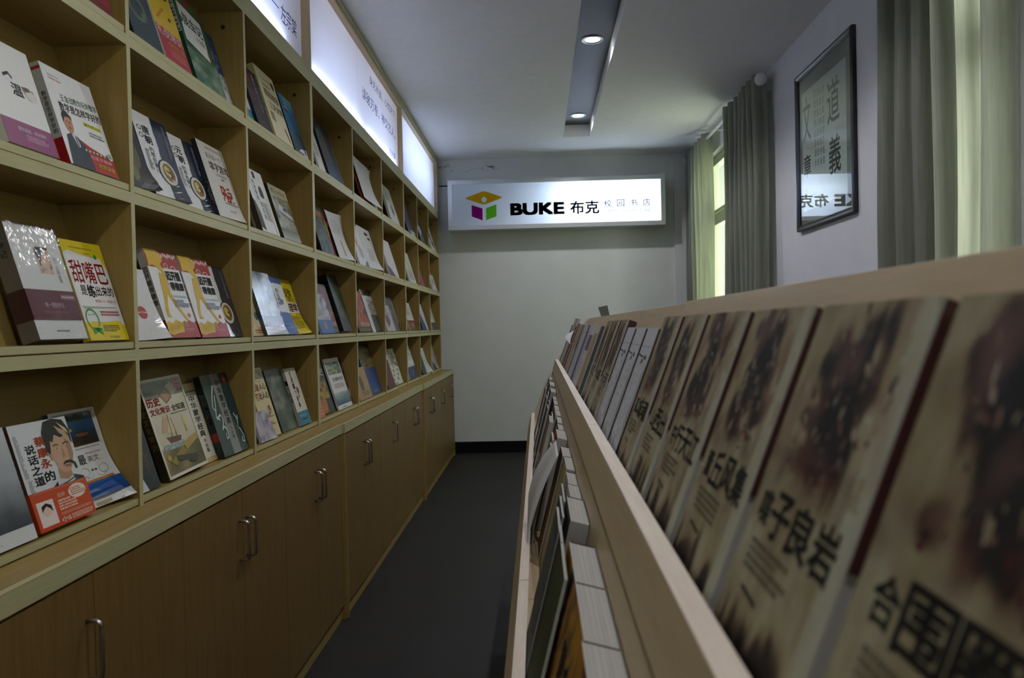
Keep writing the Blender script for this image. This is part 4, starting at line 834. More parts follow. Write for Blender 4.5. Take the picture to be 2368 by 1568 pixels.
def c_classics():                  # teal cover, grey strip, calligraphy strokes
    a = Art('#1e3a3c'); a.rect(0.38, 0.66, 0, 1, '#8c918c'); a.lines(0.36, 0.68, 0.0, 1.0, 60, '#747a76', 5); a.vtext('中华蒙学经典', 0.46, 0.62, 0.93, 0.36, '#1a1712', 0.015); a.vtext('大全集', 0.50, 0.58, 0.34, 0.18, '#2c2820'); a.ell(0.84, 0.915, 0.08, 0.06, '#9a2020', n=18); a.lines(0.79, 0.89, 0.895, 0.935, 2, '#e0b8a8', 3)
    for p in ([(0.34, 0.86), (0.2, 0.72), (0.12, 0.60), (0.18, 0.56)], [(0.30, 0.74), (0.22, 0.60), (0.14, 0.48), (0.24, 0.44)], [(0.14, 0.46), (0.30, 0.50), (0.34, 0.44), (0.26, 0.34), (0.22, 0.32)], [(0.28, 0.36), (0.36, 0.32), (0.36, 0.22), (0.28, 0.20), (0.30, 0.27)], [(0.78, 0.48), (0.86, 0.38), (0.80, 0.30), (0.88, 0.24)], [(0.90, 0.44), (0.82, 0.34)], [(0.86, 0.24), (0.92, 0.17), (0.88, 0.10), (0.80, 0.12), (0.86, 0.17)]): a.line(p, 0.028, '#c8d0cc')
    a.sps('#14201f', '中华蒙学经典大全集', '#8ab0a4', 0.93, 0.4, [(0.20, 0.30, '#8a1c1c')]); return a
def c_mengxue():                   # beige book with a white title strip
    a = Art('#c6ad76'); a.rect(0.30, 0.94, 0.06, 0.88, '#d8d4c2'); a.line([(0.26, 0.06), (0.26, 0.90), (0.97, 0.90), (0.97, 0.06)], 0.02, '#3a4a60'); a.vtext('中华蒙学经典', 0.52, 0.78, 0.85, 0.32, INK, 0.015); a.vtext('大全集', 0.58, 0.74, 0.30, 0.12, INK); a.sps('#b89c60'); return a
def c_crossword():
    a = Art('#e5e4e0'); a.line([(0.05, 0.04), (0.05, 0.97)], 0.008, '#8a8a86'); a.lines(0.30, 0.80, 0.945, 0.96, 1, '#8a7a60', 3); a.line([(0.28, 0.93), (0.92, 0.93)], 0.008, '#905a40'); a.text('每天玩一个', 0.22, 0.80, 0.79, 0.87, '#6a6a68'); a.text('填字游戏', 0.24, 0.98, 0.64, 0.76, '#2a2a2c', 0.012); a.lines(0.40, 0.86, 0.575, 0.615, 2, '#9a9a96', 5); a.text('编著', 0.55, 0.68, 0.53, 0.555, '#555555')
    r = random.Random(11)
    for i in range(8):
        for j in range(8):
            if r.random() < 0.62: a.rect(0.40 + i * 0.05, 0.445 + i * 0.05, 0.24 + j * 0.026, 0.263 + j * 0.026, '#b4282c')
    a.line([(0.40, 0.215), (0.92, 0.215)], 0.008, '#2a2a2a'); a.text('时代出版', 0.50, 0.72, 0.10, 0.125, '#3a3a3a'); a.sps('#20242c', '填字游戏', '#e0e0e0', 0.5, 0.2); return a
def c_warm():                      # white cover with a wash painting and purple band
    a = Art('#e3e4e0'); a.line([(0.32, 0.66), (0.44, 0.70), (0.50, 0.66)], 0.03, INK); a.text('温', 0.42, 0.64, 0.50, 0.62, '#2c2c2a', 0.02); a.splat(0.80, 0.56, 0.16, 0.075, '#b09c90', 5); a.ell(0.80, 0.545, 0.11, 0.05, '#d8d4cc', n=18); a.splat(0.72, 0.60, 0.09, 0.03, '#6a4a40', 8); a.rect(0, 1, 0, 0.24, '#8a3a6a'); a.text('爱有温度，家有情怀', 0.28, 0.84, 0.15, 0.19, '#e8d8e0', 0.02); a.lines(0.40, 0.82, 0.07, 0.13, 3, '#c8a0b8', 4); a.sps('#d8d8d4'); return a
def c_insect():
    a = Art('#1c4a2a'); a.photo(0, 1, 0.0, 0.36, ['#12331c', '#2a5a34', '#4a7a50', '#8a9a88', '#16301c'], 5, 12, 8, 4); a.photo(0, 1, 0.84, 1.0, ['#1c4a2a', '#2f6a30', '#7a2a2a', '#1c4a2a'], 3, 10, 5, 4); a.poly([(0.08, 0.44), (0.80, 0.36), (0.86, 0.80), (0.14, 0.86)], '#dcdfd8'); a.text('昆虫记', 0.20, 0.80, 0.62, 0.76, INK, 0.02, -0.04); a.text('大全集', 0.48, 0.76, 0.51, 0.58, '#3a3a36', 0, -0.03); a.splat(0.50, 0.92, 0.10, 0.05, '#8a2430', 4); a.splat(0.24, 0.90, 0.10, 0.04, '#4a6a3a', 6); a.splat(0.12, 0.66, 0.07, 0.05, '#5a4630', 3); a.splat(0.84, 0.44, 0.08, 0.06, '#6a5a34', 4); a.sps('#c8ccc4', '昆虫记', INK, 0.9, 0.5, [(0, 0.5, '#1c4a2a')]); return a
def c_manners():
    a = Art('#d8b81a'); a.rect(0, 1, 0, 0.43, '#a81f24'); a.text('礼仪常识', 0.02, 0.95, 0.315, 0.43, '#e8e0d8', 0.02); a.text('全知道', 0.30, 0.95, 0.21, 0.29, '#d8a820', 0.01); a.lines(0.3, 0.9, 0.08, 0.18, 3, '#c87868', 3)
    for i in range(7): a.splat(0.2 + 0.1 * (i % 4), 0.55 + 0.05 * i, 0.06, 0.02, '#b02a20', i)
    a.ell(0.75, 0.93, 0.14, 0.05, '#5a3a20', n=16); a.splat(0.70, 0.62, 0.06, 0.025, '#4a3a18', 9); a.sps('#d8d4c4'); return a
def c_buddha():
    a = Art('#123c74'); a.photo(0, 1, 0.0, 0.46, ['#3a4a5a', '#8a9aa0', '#d0d4cc', '#6a5a44', '#2a2a28', '#c8c8bc'], 6, 12, 10, 3.2); a.poly([(0.35, 0.0), (0.40, 0.40), (0.60, 0.44), (0.72, 0.30), (0.9, 0.0)], '#d4d2c8'); a.ell(0.52, 0.42, 0.10, 0.05, '#6a4a34', n=12); a.text('佛家训', 0.14, 0.72, 0.62, 0.75, '#dfe4e8', 0.02); a.text('下', 0.78, 0.94, 0.62, 0.72, '#b8c4d0'); a.lines(0.15, 0.9, 0.53, 0.58, 2, '#a8b8cc', 5); a.ring(0.40, 0.88, 0.06, 0.04, 0.02, '#7a5a6a'); a.lines(0.5, 0.9, 0.86, 0.88, 1, '#6a8ab0', 4); a.sps('#0e2a50'); return a
def c_light():                     # cream, brown title
    a = Art('#d9d2aa'); a.text('假如给我', 0.18, 0.92, 0.60, 0.72, '#5a4022', 0.02, -0.02); a.text('三天光明', 0.26, 0.97, 0.43, 0.54, '#5a4022', 0.02); a.ell(0.84, 0.86, 0.075, 0.06, '#4a4220', n=18); a.lines(0.2, 0.7, 0.85, 0.88, 1, '#8a8058', 3); a.rect(0.15, 0.34, 0.26, 0.38, '#6a5a30'); a.text('选读', 0.17, 0.32, 0.27, 0.37, '#d9d2aa'); a.lines(0.2, 0.6, 0.75, 0.79, 1, '#7a6c40', 4); a.poly([(0.84, 0.08), (0.90, 0.08), (0.80, 0.24), (0.74, 0.24)], '#5a4430'); a.poly([(0.84, 0.08), (0.92, 0.01), (0.9, 0.08)], '#c86a3a'); a.sps('#cfc68e', '假如给我三天光明', '#5a4a2a', 0.85, 0.4); return a
def c_sea():
    a = Art('#28608a'); a.photo(0, 1, 0, 1, ['#0e1c28', '#16323f', '#1f4a5c', '#2c6a98', '#4a90b8', '#a8c8d0'], 9, 12, 20, 2.4, lambda u, v, t: 0.4 * t + 0.65 * v - 0.05); a.splat(0.35, 0.78, 0.28, 0.02, '#b89a98', 3); a.splat(0.3, 0.74, 0.2, 0.018, '#16242c', 4); a.splat(0.62, 0.36, 0.26, 0.045, '#0c1216', 5); a.poly([(0.1, 0), (0.55, 0.12), (1, 0.16), (1, 0)], '#d8dcdc'); a.splat(0.86, 0.10, 0.10, 0.06, '#3a6a98', 6); a.text('海洋', 0.2, 0.7, 0.01, 0.06, INK, 0.03); a.sps('#101c26'); return a
def c_plain(bg, *ops, **kw):
    a = Art(bg)
    for o in ops: getattr(a, o[0])(*o[1:])
    a.sps(kw.get('spine', bg)); return a
def c_legs():
    a = Art('#e4e6e2'); a.rect(0.42, 0.56, 0.86, 0.97, '#2c3036'); a.line([(0.22, 0.9), (0.24, 0.05)], 0.02, '#5aa8c0'); a.vtext('东方快车', 0.28, 0.42, 0.84, 0.5, '#3a3a40', 0.01); a.ell(0.64, 0.66, 0.11, 0.10, '#33312e', n=16); a.rect(0.53, 0.75, 0.58, 0.66, '#33312e'); a.vtext('谋杀案', 0.36, 0.52, 0.5, 0.2, '#6a6a6a'); a.poly([(0, 0.06), (0, 0.5), (0.10, 0.46), (0.2, 0.30), (0.22, 0.02)], '#4a4238'); a.lines(0.55, 0.8, 0.2, 0.5, 14, '#8a8a8a', 4); a.line([(0.86, 0.02), (0.86, 0.6)], 0.015, '#8a5a40'); a.sps('#3a342c'); return a
def c_water():
    a = Art('#b8b49a'); a.photo(0, 1, 0, 0.80, ['#3a3a2c', '#6a664c', '#9a9a84', '#c2c4b4', '#7a7a62'], 7, 14, 16, 2.4); a.rect(0, 1, 0.80, 1, '#c8c4a8'); a.text('青山绿水', 0.1, 0.9, 0.84, 0.94, '#8a6a58'); a.poly([(0.2, 0.52), (0.95, 0.40), (0.9, 0.50), (0.35, 0.68)], '#d4d8d8'); a.poly([(0.45, 0.58), (0.66, 0.52), (0.6, 0.62)], '#2a5a90'); a.line([(0.2, 0.52), (0.95, 0.40)], 0.02, '#2a2a24'); a.grad(0, 1, 0, 0.2, '#c8ccc4', '#7a7a66'); a.sps('#3c3a28'); return a
def c_castle():
    a = Art('#8a9298'); a.photo(0, 1, 0.10, 1, ['#2a2e30', '#5a6064', '#98a0a4', '#c4c8c8', '#4a5256'], 3, 14, 20, 3.0); a.photo(0, 1, 0.16, 0.30, ['#1c2018', '#3a2420', '#2a3028'], 5, 10, 4, 4); a.splat(0.6, 0.62, 0.2, 0.1, '#2c3034', 3); a.rect(0, 1, 0, 0.13, '#d2d4d4'); a.text('古堡惊魂', 0.05, 0.85, 0.10, 0.2, '#7a2a2a', 0.02); a.text('传奇世界', 0.1, 0.98, 0.01, 0.09, '#2a2a2e', 0.03); a.sps('#3a4044'); return a
def c_torn():
    a = Art('#dcdedc'); r = random.Random(8); top = [(i / 16, 0.87 + 0.03 * r.random()) for i in range(17)]; bot = [(i / 16, 0.42 - 0.10 * (i / 16 < 0.3) - 0.06 * r.random()) for i in range(17)]; a.poly([(1, 1), (0, 1)] + top, '#204a8c'); a.poly([(0, 0), (1, 0)] + bot[::-1], '#1c4a94'); a.rect(0, 0.06, 0, 1, '#20488a'); a.vtext('别让不好', 0.52, 0.70, 0.80, 0.5, INK, 0.02); a.vtext('意思害你', 0.28, 0.44, 0.72, 0.44, '#a83a3c', 0.01); a.text('了你', 0.44, 0.8, 0.52, 0.62, '#3a5a80', 0.02); a.poly([(0.30, 0.28), (0.42, 0.32), (0.40, 0.05), (0.34, 0.02)], '#d0d6d8'); a.lines(0.5, 0.95, 0.04, 0.2, 5, '#6a8ac0', 4); a.sps('#1a3a70'); return a
def c_yell(): 
    a = Art('#d6c016'); a.text('别说你', 0.08, 0.80, 0.66, 0.84, '#4a1a1c', 0.02); a.text('懂点', 0.4, 0.9, 0.60, 0.67, '#5a2a20'); a.rect(0.0, 1, 0.385, 0.585, '#e4e0d0'); a.text('心理学', 0.02, 0.95, 0.40, 0.57, '#4a1a1e', 0.03); a.lines(0.3, 0.9, 0.1, 0.34, 8, '#8a7a18', 5); a.ell(0.2, 0.2, 0.14, 0.10, '#c8a890', n=14); a.sps('#b8a410'); return a
def c_dragon(bg='#1a1412', pal=('#2a1c18', '#5a2420', '#8a3a30', '#3a302c', '#8a8078'), title='龙族', tcol='#b89a30', seed=3, low=None):
    a = Art(bg); a.photo(0, 1, 0.12, 0.95, list(pal), seed, 12, 18, 3.4); a.text(title, 0.1, 0.9, 0.30, 0.46, tcol, 0.02); a.text('传奇小说', 0.25, 0.95, 0.14, 0.24, '#c8c4b8', 0.02)
    if low: a.rect(0, 1, 0, 0.12, low)
    a.lines(0.1, 0.9, 0.03, 0.09, 2, '#8a9a5a', 4); a.sps('#120e0c'); return a
def c_floral(bg='#d4d6c8', seed=4):
    a = Art(bg); a.photo(0, 1, 0.55, 1, ['#c8ccba', '#8a9a88', '#d4d6c8', '#5a6a5c', '#dadccf'], seed, 12, 10, 4); a.text('花的私语', 0.3, 0.9, 0.70, 0.82, '#7a4a48', 0.015); a.vtext('如梦令', 0.62, 0.84, 0.9, 0.5, '#6a5050', 0.01)
    for i in range(9): a.splat(0.25 + 0.08 * i, 0.15 + 0.12 * (i % 5), 0.07, 0.05, ['#6a7a6a', '#8a6a78', '#3a4a3e'][i % 3], i)
    a.rect(0.1, 0.5, 0.0, 0.06, '#9a9a90'); a.sps('#7a1c20'); return a
def c_heart():                     # beige with two lines of red and black title
    a = Art('#d2c292'); a.lines(0.1, 0.8, 0.795, 0.81, 1, '#7a6a40', 3); a.text('看破', 0.10, 0.50, 0.665, 0.775, '#a83038', 0.02); a.text('人心', 0.52, 0.95, 0.675, 0.775, INK, 0.015); a.text('打动', 0.14, 0.54, 0.535, 0.645, '#a83038', 0.02); a.text('人心', 0.56, 0.97, 0.545, 0.645, INK, 0.015); a.ring(0.72, 0.38, 0.10, 0.06, 0.03, '#8a2a2c'); a.splat(0.76, 0.40, 0.06, 0.05, '#2a2420', 3); a.lines(0.2, 0.9, 0.27, 0.34, 3, '#6a5a34', 4); a.lines(0.25, 0.9, 0.16, 0.22, 2, '#8a7a4c', 5); a.text('湖南出版社', 0.4, 0.7, 0.07, 0.10, '#5a4a2c'); a.poly([(0.55, 0.97), (0.93, 0.97), (0.93, 0.85)], '#8a7a4a'); a.sps('#b8a468'); return a
def c_story():                     # white and teal, vertical brush title
    a = Art('#d6d2c4'); a.vtext('哲理一个故事', 0.34, 0.50, 0.95, 0.30, '#33302a', 0.02); a.ell(0.66, 0.60, 0.09, 0.06, '#8a3a34', n=14); a.splat(0.6, 0.50, 0.1, 0.05, '#b08a7a', 4); a.rect(0, 1, 0, 0.235, '#1d7894'); a.text('智慧人生', 0.12, 0.7, 0.14, 0.185, '#b8dce4', 0.02); a.lines(0.2, 0.7, 0.08, 0.12, 1, '#123c4c', 3); a.sps('#b0aca0', '一个故事', '#4a463c', 0.8, 0.4); return a
def c_tower():                     # black with golden relic, white title
    a = Art('#17130f'); a.text('通史', 0.10, 0.95, 0.72, 0.88, '#e4e0d8', 0.02); a.photo(0.15, 0.9, 0.28, 0.66, ['#1a140e', '#6a4a14', '#c09a2a', '#8a6a1c', '#2c3a2a', '#1a140e'], 5, 12, 14, 3.2); a.ell(0.52, 0.64, 0.34, 0.035, '#2c4a48', n=18); a.photo(0.1, 0.55, 0.03, 0.28, ['#2a1810', '#8a4a18', '#c07a28', '#3a2014'], 7, 8, 10, 3); a.rect(0.6, 0.95, 0.0, 0.25, '#1c2e2c'); a.sps('#2a1a10'); return a
def c_bright(top='#3a5a8a', title='合理时光'):
    a = Art('#dcdedc'); a.photo(0.05, 0.95, 0.68, 0.92, ['#2a4a7a', top, '#7a9a7a', '#c8b45a', '#4a6a9a'], 6, 10, 8, 3.4); a.text(title, 0.18, 0.9, 0.54, 0.62, '#4a6a58', 0.02); a.lines(0.2, 0.85, 0.40, 0.5, 4, '#b87a7a', 4); a.photo(0, 1, 0.08, 0.32, ['#2a3f6a', '#4a6a7a', '#8aa4a4', '#c8d0cc'], 3, 10, 8, 2.6, lambda u, v, t: 0.3 * t + 0.65 * v); a.lines(0.3, 0.6, 0.02, 0.045, 1, '#5a5a60', 5); a.sps('#b8bcc0'); return a
def c_maroon():
    a = Art('#4a1426'); a.text('穆斯林', 0.2, 0.9, 0.72, 0.82, '#c8aab0', 0.01); a.rect(0, 1, 0.60, 0.64, '#7a3a24'); a.photo(0, 1, 0.0, 0.56, ['#2a1416', '#4a2420', '#6a4a38', '#b09a80', '#3a1c1c'], 5, 10, 14, 3.0); a.sps('#34101c'); return a
def c_mist():                      # grey misty landscape
    a = Art('#b8bcbe'); a.photo(0, 1, 0, 1, ['#20242a', '#4a5056', '#8e9498', '#b8bcbe', '#cacdce'], 3, 14, 18, 2.0, lambda u, v, t: 0.22 * t + 0.9 * v - 0.05); a.rect(0, 1, 0, 0.13, '#d6d8d8'); a.lines(0.1, 0.4, 0.04, 0.06, 1, '#9aa0a2', 3); a.sps('#5a5e62'); return a

BOOKS = [
# row, front offset, y, width, height, thickness, art, label, options
('A', .040, 1.830, .150, .240, .016, c_plain('#8c1c24', ('rect', 0, 1, 0, .1, '#6a141a')), 'plain red book at the very top left, cut off by the edge of the photo', {}),
('A', .030, 2.080, .168, .262, .014, c_plain('#1e3638', ('ring', .45, .42, .30, .16, .09, '#7a7454'), ('ring', .47, .40, .26, .13, .04, '#4a6a5a'), ('splat', .6, .35, .08, .05, '#5a7a4a', 3)), 'dark teal book with a wreath emblem, top row second column', {}),
('A', .046, 2.262, .172, .262, .014, c_manners(), 'yellow and red paperback with white title, top row second column', {}),
('A', .034, 2.470, .235, .330, .020, c_insect(), 'large green insect book with a white title panel, top row', {}),
('A', .056, 2.690, .195, .285, .014, c_buddha(), 'blue book with a robed figure, rightmost in its top row cubby', {}),
('A', .046, 2.980, .120, .250, .016, c_plain('#d8dcdc', ('rect', 0, 1, 0, .22, '#2a8aa8')), 'white book with cyan foot, half hidden behind a divider in the top row', {}),
('A', .032, 3.020, .165, .262, .012, c_plain('#14110f', ('vtext', '黑衣人', .25, .5, .9, .2, '#a82a2c', .02), ('vtext', '夜行记', .6, .75, .95, .3, '#d0ccc4', .01), ('lines', .2, .7, .05, .12, 2, '#8a3a3a', 3)), 'black book with red and white columns of writing, top row third column', {}),
('A', .042, 3.215, .238, .320, .026, c_light(), 'tall cream book with brown title, top row third column', {}),
('A', .062, 3.530, .195, .285, .012, c_sea(), 'blue undersea picture book, top row third column', {}),
('A', .060, 3.950, .25, .345, .014, c_plain('#a8703c', ('line', [(.5, 1), (.5, .6)], .01, '#7a3a28')), 'tan book standing behind the navy books, top row fourth column', {}),
('A', .034, 3.860, .120, .250, .010, c_plain('#d4d6d4', ('lines', .2, .8, .3, .8, 12, '#8a8a8a', 3)), 'narrow white booklet against the divider, top row fourth column', {}),
('A', .045, 4.050, .30, .320, .011, c_plain('#1b2436', ('line', [(.38, 1), (.55, 0)], .08, '#7a6a4a'), ('splat', .16, .78, .10, .1, '#3a7a34', 3), ('grad', 0, 1, 0, .3, '#2a4a6a', '#1b2436')), 'navy book with a tan streak and green blot, top row fourth column', {}),
('A', .058, 4.215, .215, .300, .010, c_plain('#8a8a80', ('vtext', '文化苦旅', .25, .5, .95, .2, INK, .02), ('lines', .6, .85, .1, .9, 30, '#5a5a54', 3)), 'grey book with a black column of writing, top row fourth column', {}),
('A', .070, 4.330, .165, .250, .008, c_plain('#c4c8ca', ('lines', .1, .9, .1, .9, 14, '#7a8694', 4)), 'pale lined booklet, rightmost in the top row fourth column', {}),
('A', .030, 4.86, .42, .300, .008, c_plain('#d2d2d2'), 'loosely rolled white magazine leaning in the top row fifth column', dict(pages=False, curl=(.028, .5, 1, .01), rot=-3)),
('A', .052, 4.90, .27, .330, .012, c_plain('#c06434', ('lines', 0, 1, .05, .95, 40, '#a85428', 5)), 'orange patterned book behind the rolled magazine, top row fifth column', {}),
('A', .066, 5.18, .165, .290, .006, c_plain('#cfd0d2', ('lines', .2, .8, .3, .8, 10, '#b4b4b8', 6)), 'white paper sheet curling beside the orange book, top row fifth column', dict(pages=False, curl=(.0, .5, 1, .03))),
('A', .036, 5.78, .36, .300, .016, c_plain('#c8ccc6', ('splat', .55, .35, .14, .2, '#3a3630', 3), ('lines', .1, .5, .6, .9, 8, '#8a9a98', 4)), 'white book with a dark blot, top row sixth column', {}),
('A', .058, 5.92, .28, .330, .008, c_plain('#8a8c7a'), 'thin grey green book beside the blotted white one, top row sixth column', {}),
('A', .040, 6.54, .38, .300, .014, c_plain('#1c2234', ('photo', .2, 1, .2, 1, ['#2a2a44', '#4a4a66', '#1a2036'], 4, 6, 8, 3), ('rect', .4, 1, 0, .16, '#b0b4bc')), 'dark blue book, top row first column of the far bookcase', {}),
('A', .040, 7.24, .36, .260, .014, c_plain('#3a3d44', ('splat', .45, .5, .3, .25, '#b8bcc4', 3), ('lines', .2, .8, .1, .3, 4, '#8a8f98', 5)), 'dark grey book with a white splash, top row of the far bookcase', {}),
('A', .040, 8.00, .36, .320, .014, c_plain('#d0d2d2', ('splat', .35, .5, .2, .2, '#1a1a1a', 3), ('splat', .6, .25, .3, .15, '#20242c', 5)), 'white book with black blots, farthest cubby of the top row', {}),
# ---- second row
('B', .034, 1.560, .168, .246, .020, c_warm(), 'white book with purple band and wash painting, second row nearest column', {}),
('B', .038, 1.772, .206, .248, .022, c_math(), 'white mathematics paperback with a portrait of a man in a suit', dict(mat='gloss')),
('B', .050, 2.050, .118, .220, .012, c_plain('#16181e', ('splat', .5, .45, .3, .3, '#5a5232', 3), ('splat', .3, .2, .2, .15, '#6a6a3a', 5)), 'dark book with an olive stain and curled foot, second row second column', dict(curl=(.025, .5, 1))),
('B', .036, 2.172, .214, .256, .014, c_tang('唐'), 'first white and navy history paperback with a plate, second row', dict(mat='shiny', curl=(.010, .4, 1))),
('B', .052, 2.420, .208, .252, .010, c_tang('元'), 'second white and navy history paperback, half covered by the first, second row', dict(mat='shiny', curl=(.008, .35, 1))),
('B', .038, 2.625, .222, .276, .016, c_crossword(), 'white puzzle paperback with a small red crossword grid', dict(mat='shiny', curl=(.008, .35, 1))),
('B', .036, 3.030, .205, .272, .014, c_legs(), 'white book with dark arch and thin cyan line, second row third column', {}),
('B', .050, 3.285, .240, .248, .014, c_water(), 'olive landscape picture book with a white boat shape', dict(mat='shiny')),
('B', .036, 3.870, .245, .262, .012, c_plain('#14181a', ('rect', 0, 1, .93, 1, '#0c0c0c'), ('text', '狂想', .1, .9, .78, .92, '#c08a1c', .03), ('text', '曲', .55, .85, .66, .76, '#b07a1c', .02), ('photo', 0, 1, 0, .62, ['#14181a', '#22302e', '#5a6a68', '#101414', '#1c2424'], 4, 10, 14, 3.4)), 'black book with orange title, second row fourth column', {}),
('B', .048, 3.960, .245, .250, .010, c_plain('#a82a38', ('rect', 0, 1, .45, 1, '#8a2030'), ('splat', .9, .6, .14, .25, '#c89a20', 3), ('rect', 0, 1, 0, .04, '#c8b020')), 'red and yellow book edge behind the black one, second row fourth column', {}),
('B', .060, 4.210, .285, .275, .004, c_plain('#cdcfcf', ('rect', .5, .6, .08, .42, '#a88438'), ('lines', .2, .8, .55, .85, 6, '#b4b4b0', 5)), 'white curling leaflet with an ochre bar, second row fourth column', dict(pages=False, curl=(.02, .5, 1, .02))),
('B', .036, 4.70, .262, .275, .014, c_plain('#d4d4d6', ('splat', .35, .6, .12, .2, '#b05a4a', 3), ('lines', .4, .8, .2, .5, 8, '#8a8a98', 4), ('poly', [(.6, 0), (1, 0), (1, .14), (.75, .12)], '#6a6a78'), ('text', '生活', .05, .4, .84, .95, '#7a3a3a', .02)), 'white book with a red figure, second row fifth column', {}),
('B', .052, 4.965, .375, .290, .014, c_plain('#d0d0cc', ('splat', .6, .86, .18, .05, '#2a2420', 3), ('splat', .75, .76, .16, .04, '#3a3028', 5), ('lines', .3, .8, .2, .5, 10, '#a8a8a0', 4)), 'white book with black ink blots at its head, second row fifth column', dict(curl=(.02, .4, 1))),
('B', .038, 5.68, .36, .290, .014, c_plain('#d2ced2', ('poly', [(0, 0), (.6, 0), (.3, .2), (0, .28)], '#5a4a64'), ('splat', .7, .35, .05, .03, '#b08a8a', 4)), 'white book with a purple corner, second row sixth column', {}),
('B', .040, 6.55, .36, .280, .014, c_plain('#c8c8be', ('line', [(.3, 1), (.8, .1)], .05, '#6a7a44'), ('lines', .2, .7, .1, .4, 6, '#7a7a70', 3)), 'pale book with a green stroke, second row of the far bookcase', {}),
('B', .050, 7.12, .30, .180, .014, c_plain('#8a2a40'), 'small dark pink book mostly hidden by a divider, second row of the far bookcase', {}),
('B', .040, 8.00, .34, .200, .014, c_plain('#d4d4d6', ('rect', 0, 1, .85, 1, '#7a3a40'), ('lines', .2, .8, .3, .6, 5, '#8a8a94', 3)), 'small white book in the farthest cubby of the second row', {}),
# ---- third row
('C', .030, 1.325, .160, .205, .020, c_plain('#d4d6d4'), 'plain white book at the left edge of the photo, third row', {}),
('C', .032, 1.640, .178, .268, .040, c_wrapped(), 'thick white shrink-wrapped volume with a maroon band', dict(wrap=True, band='maroon')),
('C', .050, 1.832, .174, .258, .020, c_sweet(), 'yellow and white paperback with a smiling face and red title', {}),
('C', .030, 2.035, .165, .210, .006, c_plain('#dcdcda', ('ell', .50, .38, .15, .09, '#a8242a'), ('lines', .36, .64, .36, .40, 1, '#e8b8b0', 3)), 'white booklet with a red disc, curling over the third row ledge', dict(curl=(.022, .7, 1), mat='shiny')),
('C', .038, 2.236, .198, .276, .022, c_walk(), 'first white health paperback with a yellow striding figure, third row', {}),
('C', .050, 2.450, .224, .276, .014, c_walk(), 'second white health paperback with a yellow striding figure, overlapped by the first', {}),
('C', .064, 2.642, .206, .262, .014, c_tang('唐'), 'white and navy history paperback beside the two striding figure books', dict(mat='shiny')),
('C', .052, 2.930, .150, .180, .010, c_plain('#c8a468', ('splat', .7, .45, .2, .12, '#4a6a70', 3), ('rect', .6, .9, .2, .35, '#d8d4c4'), ('lines', .3, .9, .05, .15, 2, '#8a6a3a', 4)), 'tan booklet with a small drawing, against the divider in the third row', {}),
('C', .032, 3.050, .235, .272, .014, c_castle(), 'grey castle picture book in a glossy cover, third row third column', dict(mat='shiny', curl=(.01, .3, 1))),
('C', .048, 3.250, .226, .268, .012, c_torn(), 'blue book with a torn white panel, third row third column', dict(curl=(.012, .35, 1))),
('C', .062, 3.460, .205, .266, .010, c_yell(), 'bright yellow book with maroon title, third row third column', dict(curl=(.030, .5, 1))),
('C', .030, 3.830, .250, .215, .012, c_plain('#8a9cb0', ('photo', 0, 1, .3, 1, ['#5a6a80', '#b8c4d0', '#8a5a5a', '#4a4a5a'], 3, 10, 8, 3.4), ('rect', 0, 1, 0, .34, '#2a6aa8'), ('ell', .45, .2, .1, .1, '#b8604a'), ('text', '奇幻', .1, .8, .42, .58, '#d8dce0', .03)), 'blue and white book with an orange dot, third row fourth column', {}),
('C', .044, 3.950, .275, .275, .014, c_dragon(title='龙之谷', tcol='#a88a2a'), 'dark red fantasy novel with gold lettering, third row fourth column', {}),
('C', .030, 4.262, .205, .330, .050, c_plain('#12140f', ('photo', .1, .9, .25, .85, ['#0e120c', '#1c2a18', '#2c4a24', '#14180f', '#3a2a1c'], 6, 10, 14, 3.0), ('text', '黑暗塔', .2, .85, .6, .72, '#2f5a2c', .03), ('splat', .45, .3, .14, .1, '#5a3a24', 3)), 'thick black book with green spine letters, third row fourth column', dict(spine=('#16180f', '黑暗之塔全集', '#5a8a3a'), pal='k')),
('C', .034, 4.640, .36, .275, .014, c_dragon('#14100f', ('#1c1412', '#8a3a1c', '#c0582a', '#2a1c18', '#3a3a3a'), '火鸟', '#b8581c', 5), 'dark book with orange flames, third row fifth column', {}),
('C', .050, 5.02, .10, .250, .003, c_plain('#c8c8c4'), 'blank white flap standing between two dark books, third row fifth column', dict(pages=False)),
('C', .052, 5.05, .33, .292, .014, c_plain('#15181c', ('rect', .1, 1, .78, .86, '#b8bcb8'), ('photo', .1, 1, .4, .78, ['#8a8078', '#c8c4bc', '#4a4a50', '#a89a90', '#2a2c30'], 4, 10, 10, 4), ('photo', .3, 1, .05, .38, ['#15181c', '#3a4650', '#1c2228', '#6a4a44'], 6, 8, 10, 4), ('ell', .1, .93, .12, .07, '#c8a01c')), 'black picture book with a yellow seal, third row fifth column', {}),
('C', .034, 5.52, .32, .200, .012, c_plain('#b8b0b8', ('splat', .4, .4, .3, .3, '#6a4a5a', 3), ('lines', .2, .8, .6, .9, 5, '#7a7a88', 4)), 'low pale book with a purple stain, third row sixth column', {}),
('C', .048, 5.74, .36, .272, .012, c_plain('#5e636c', ('text', '冷月', .2, .7, .5, .64, '#a8aeb8', .02), ('photo', 0, 1, 0, .4, ['#5e636c', '#4a4e56', '#6a6468'], 3, 6, 8, 3)), 'plain grey book with faint title, third row sixth column', {}),
('C', .062, 5.86, .35, .262, .010, c_plain('#c4c0b8', ('rect', 0, 1, 0, .25, '#7a2a2c'), ('lines', .4, .9, .3, .8, 16, '#6a7a70', 4)), 'white book with dark red foot, third row sixth column', {}),
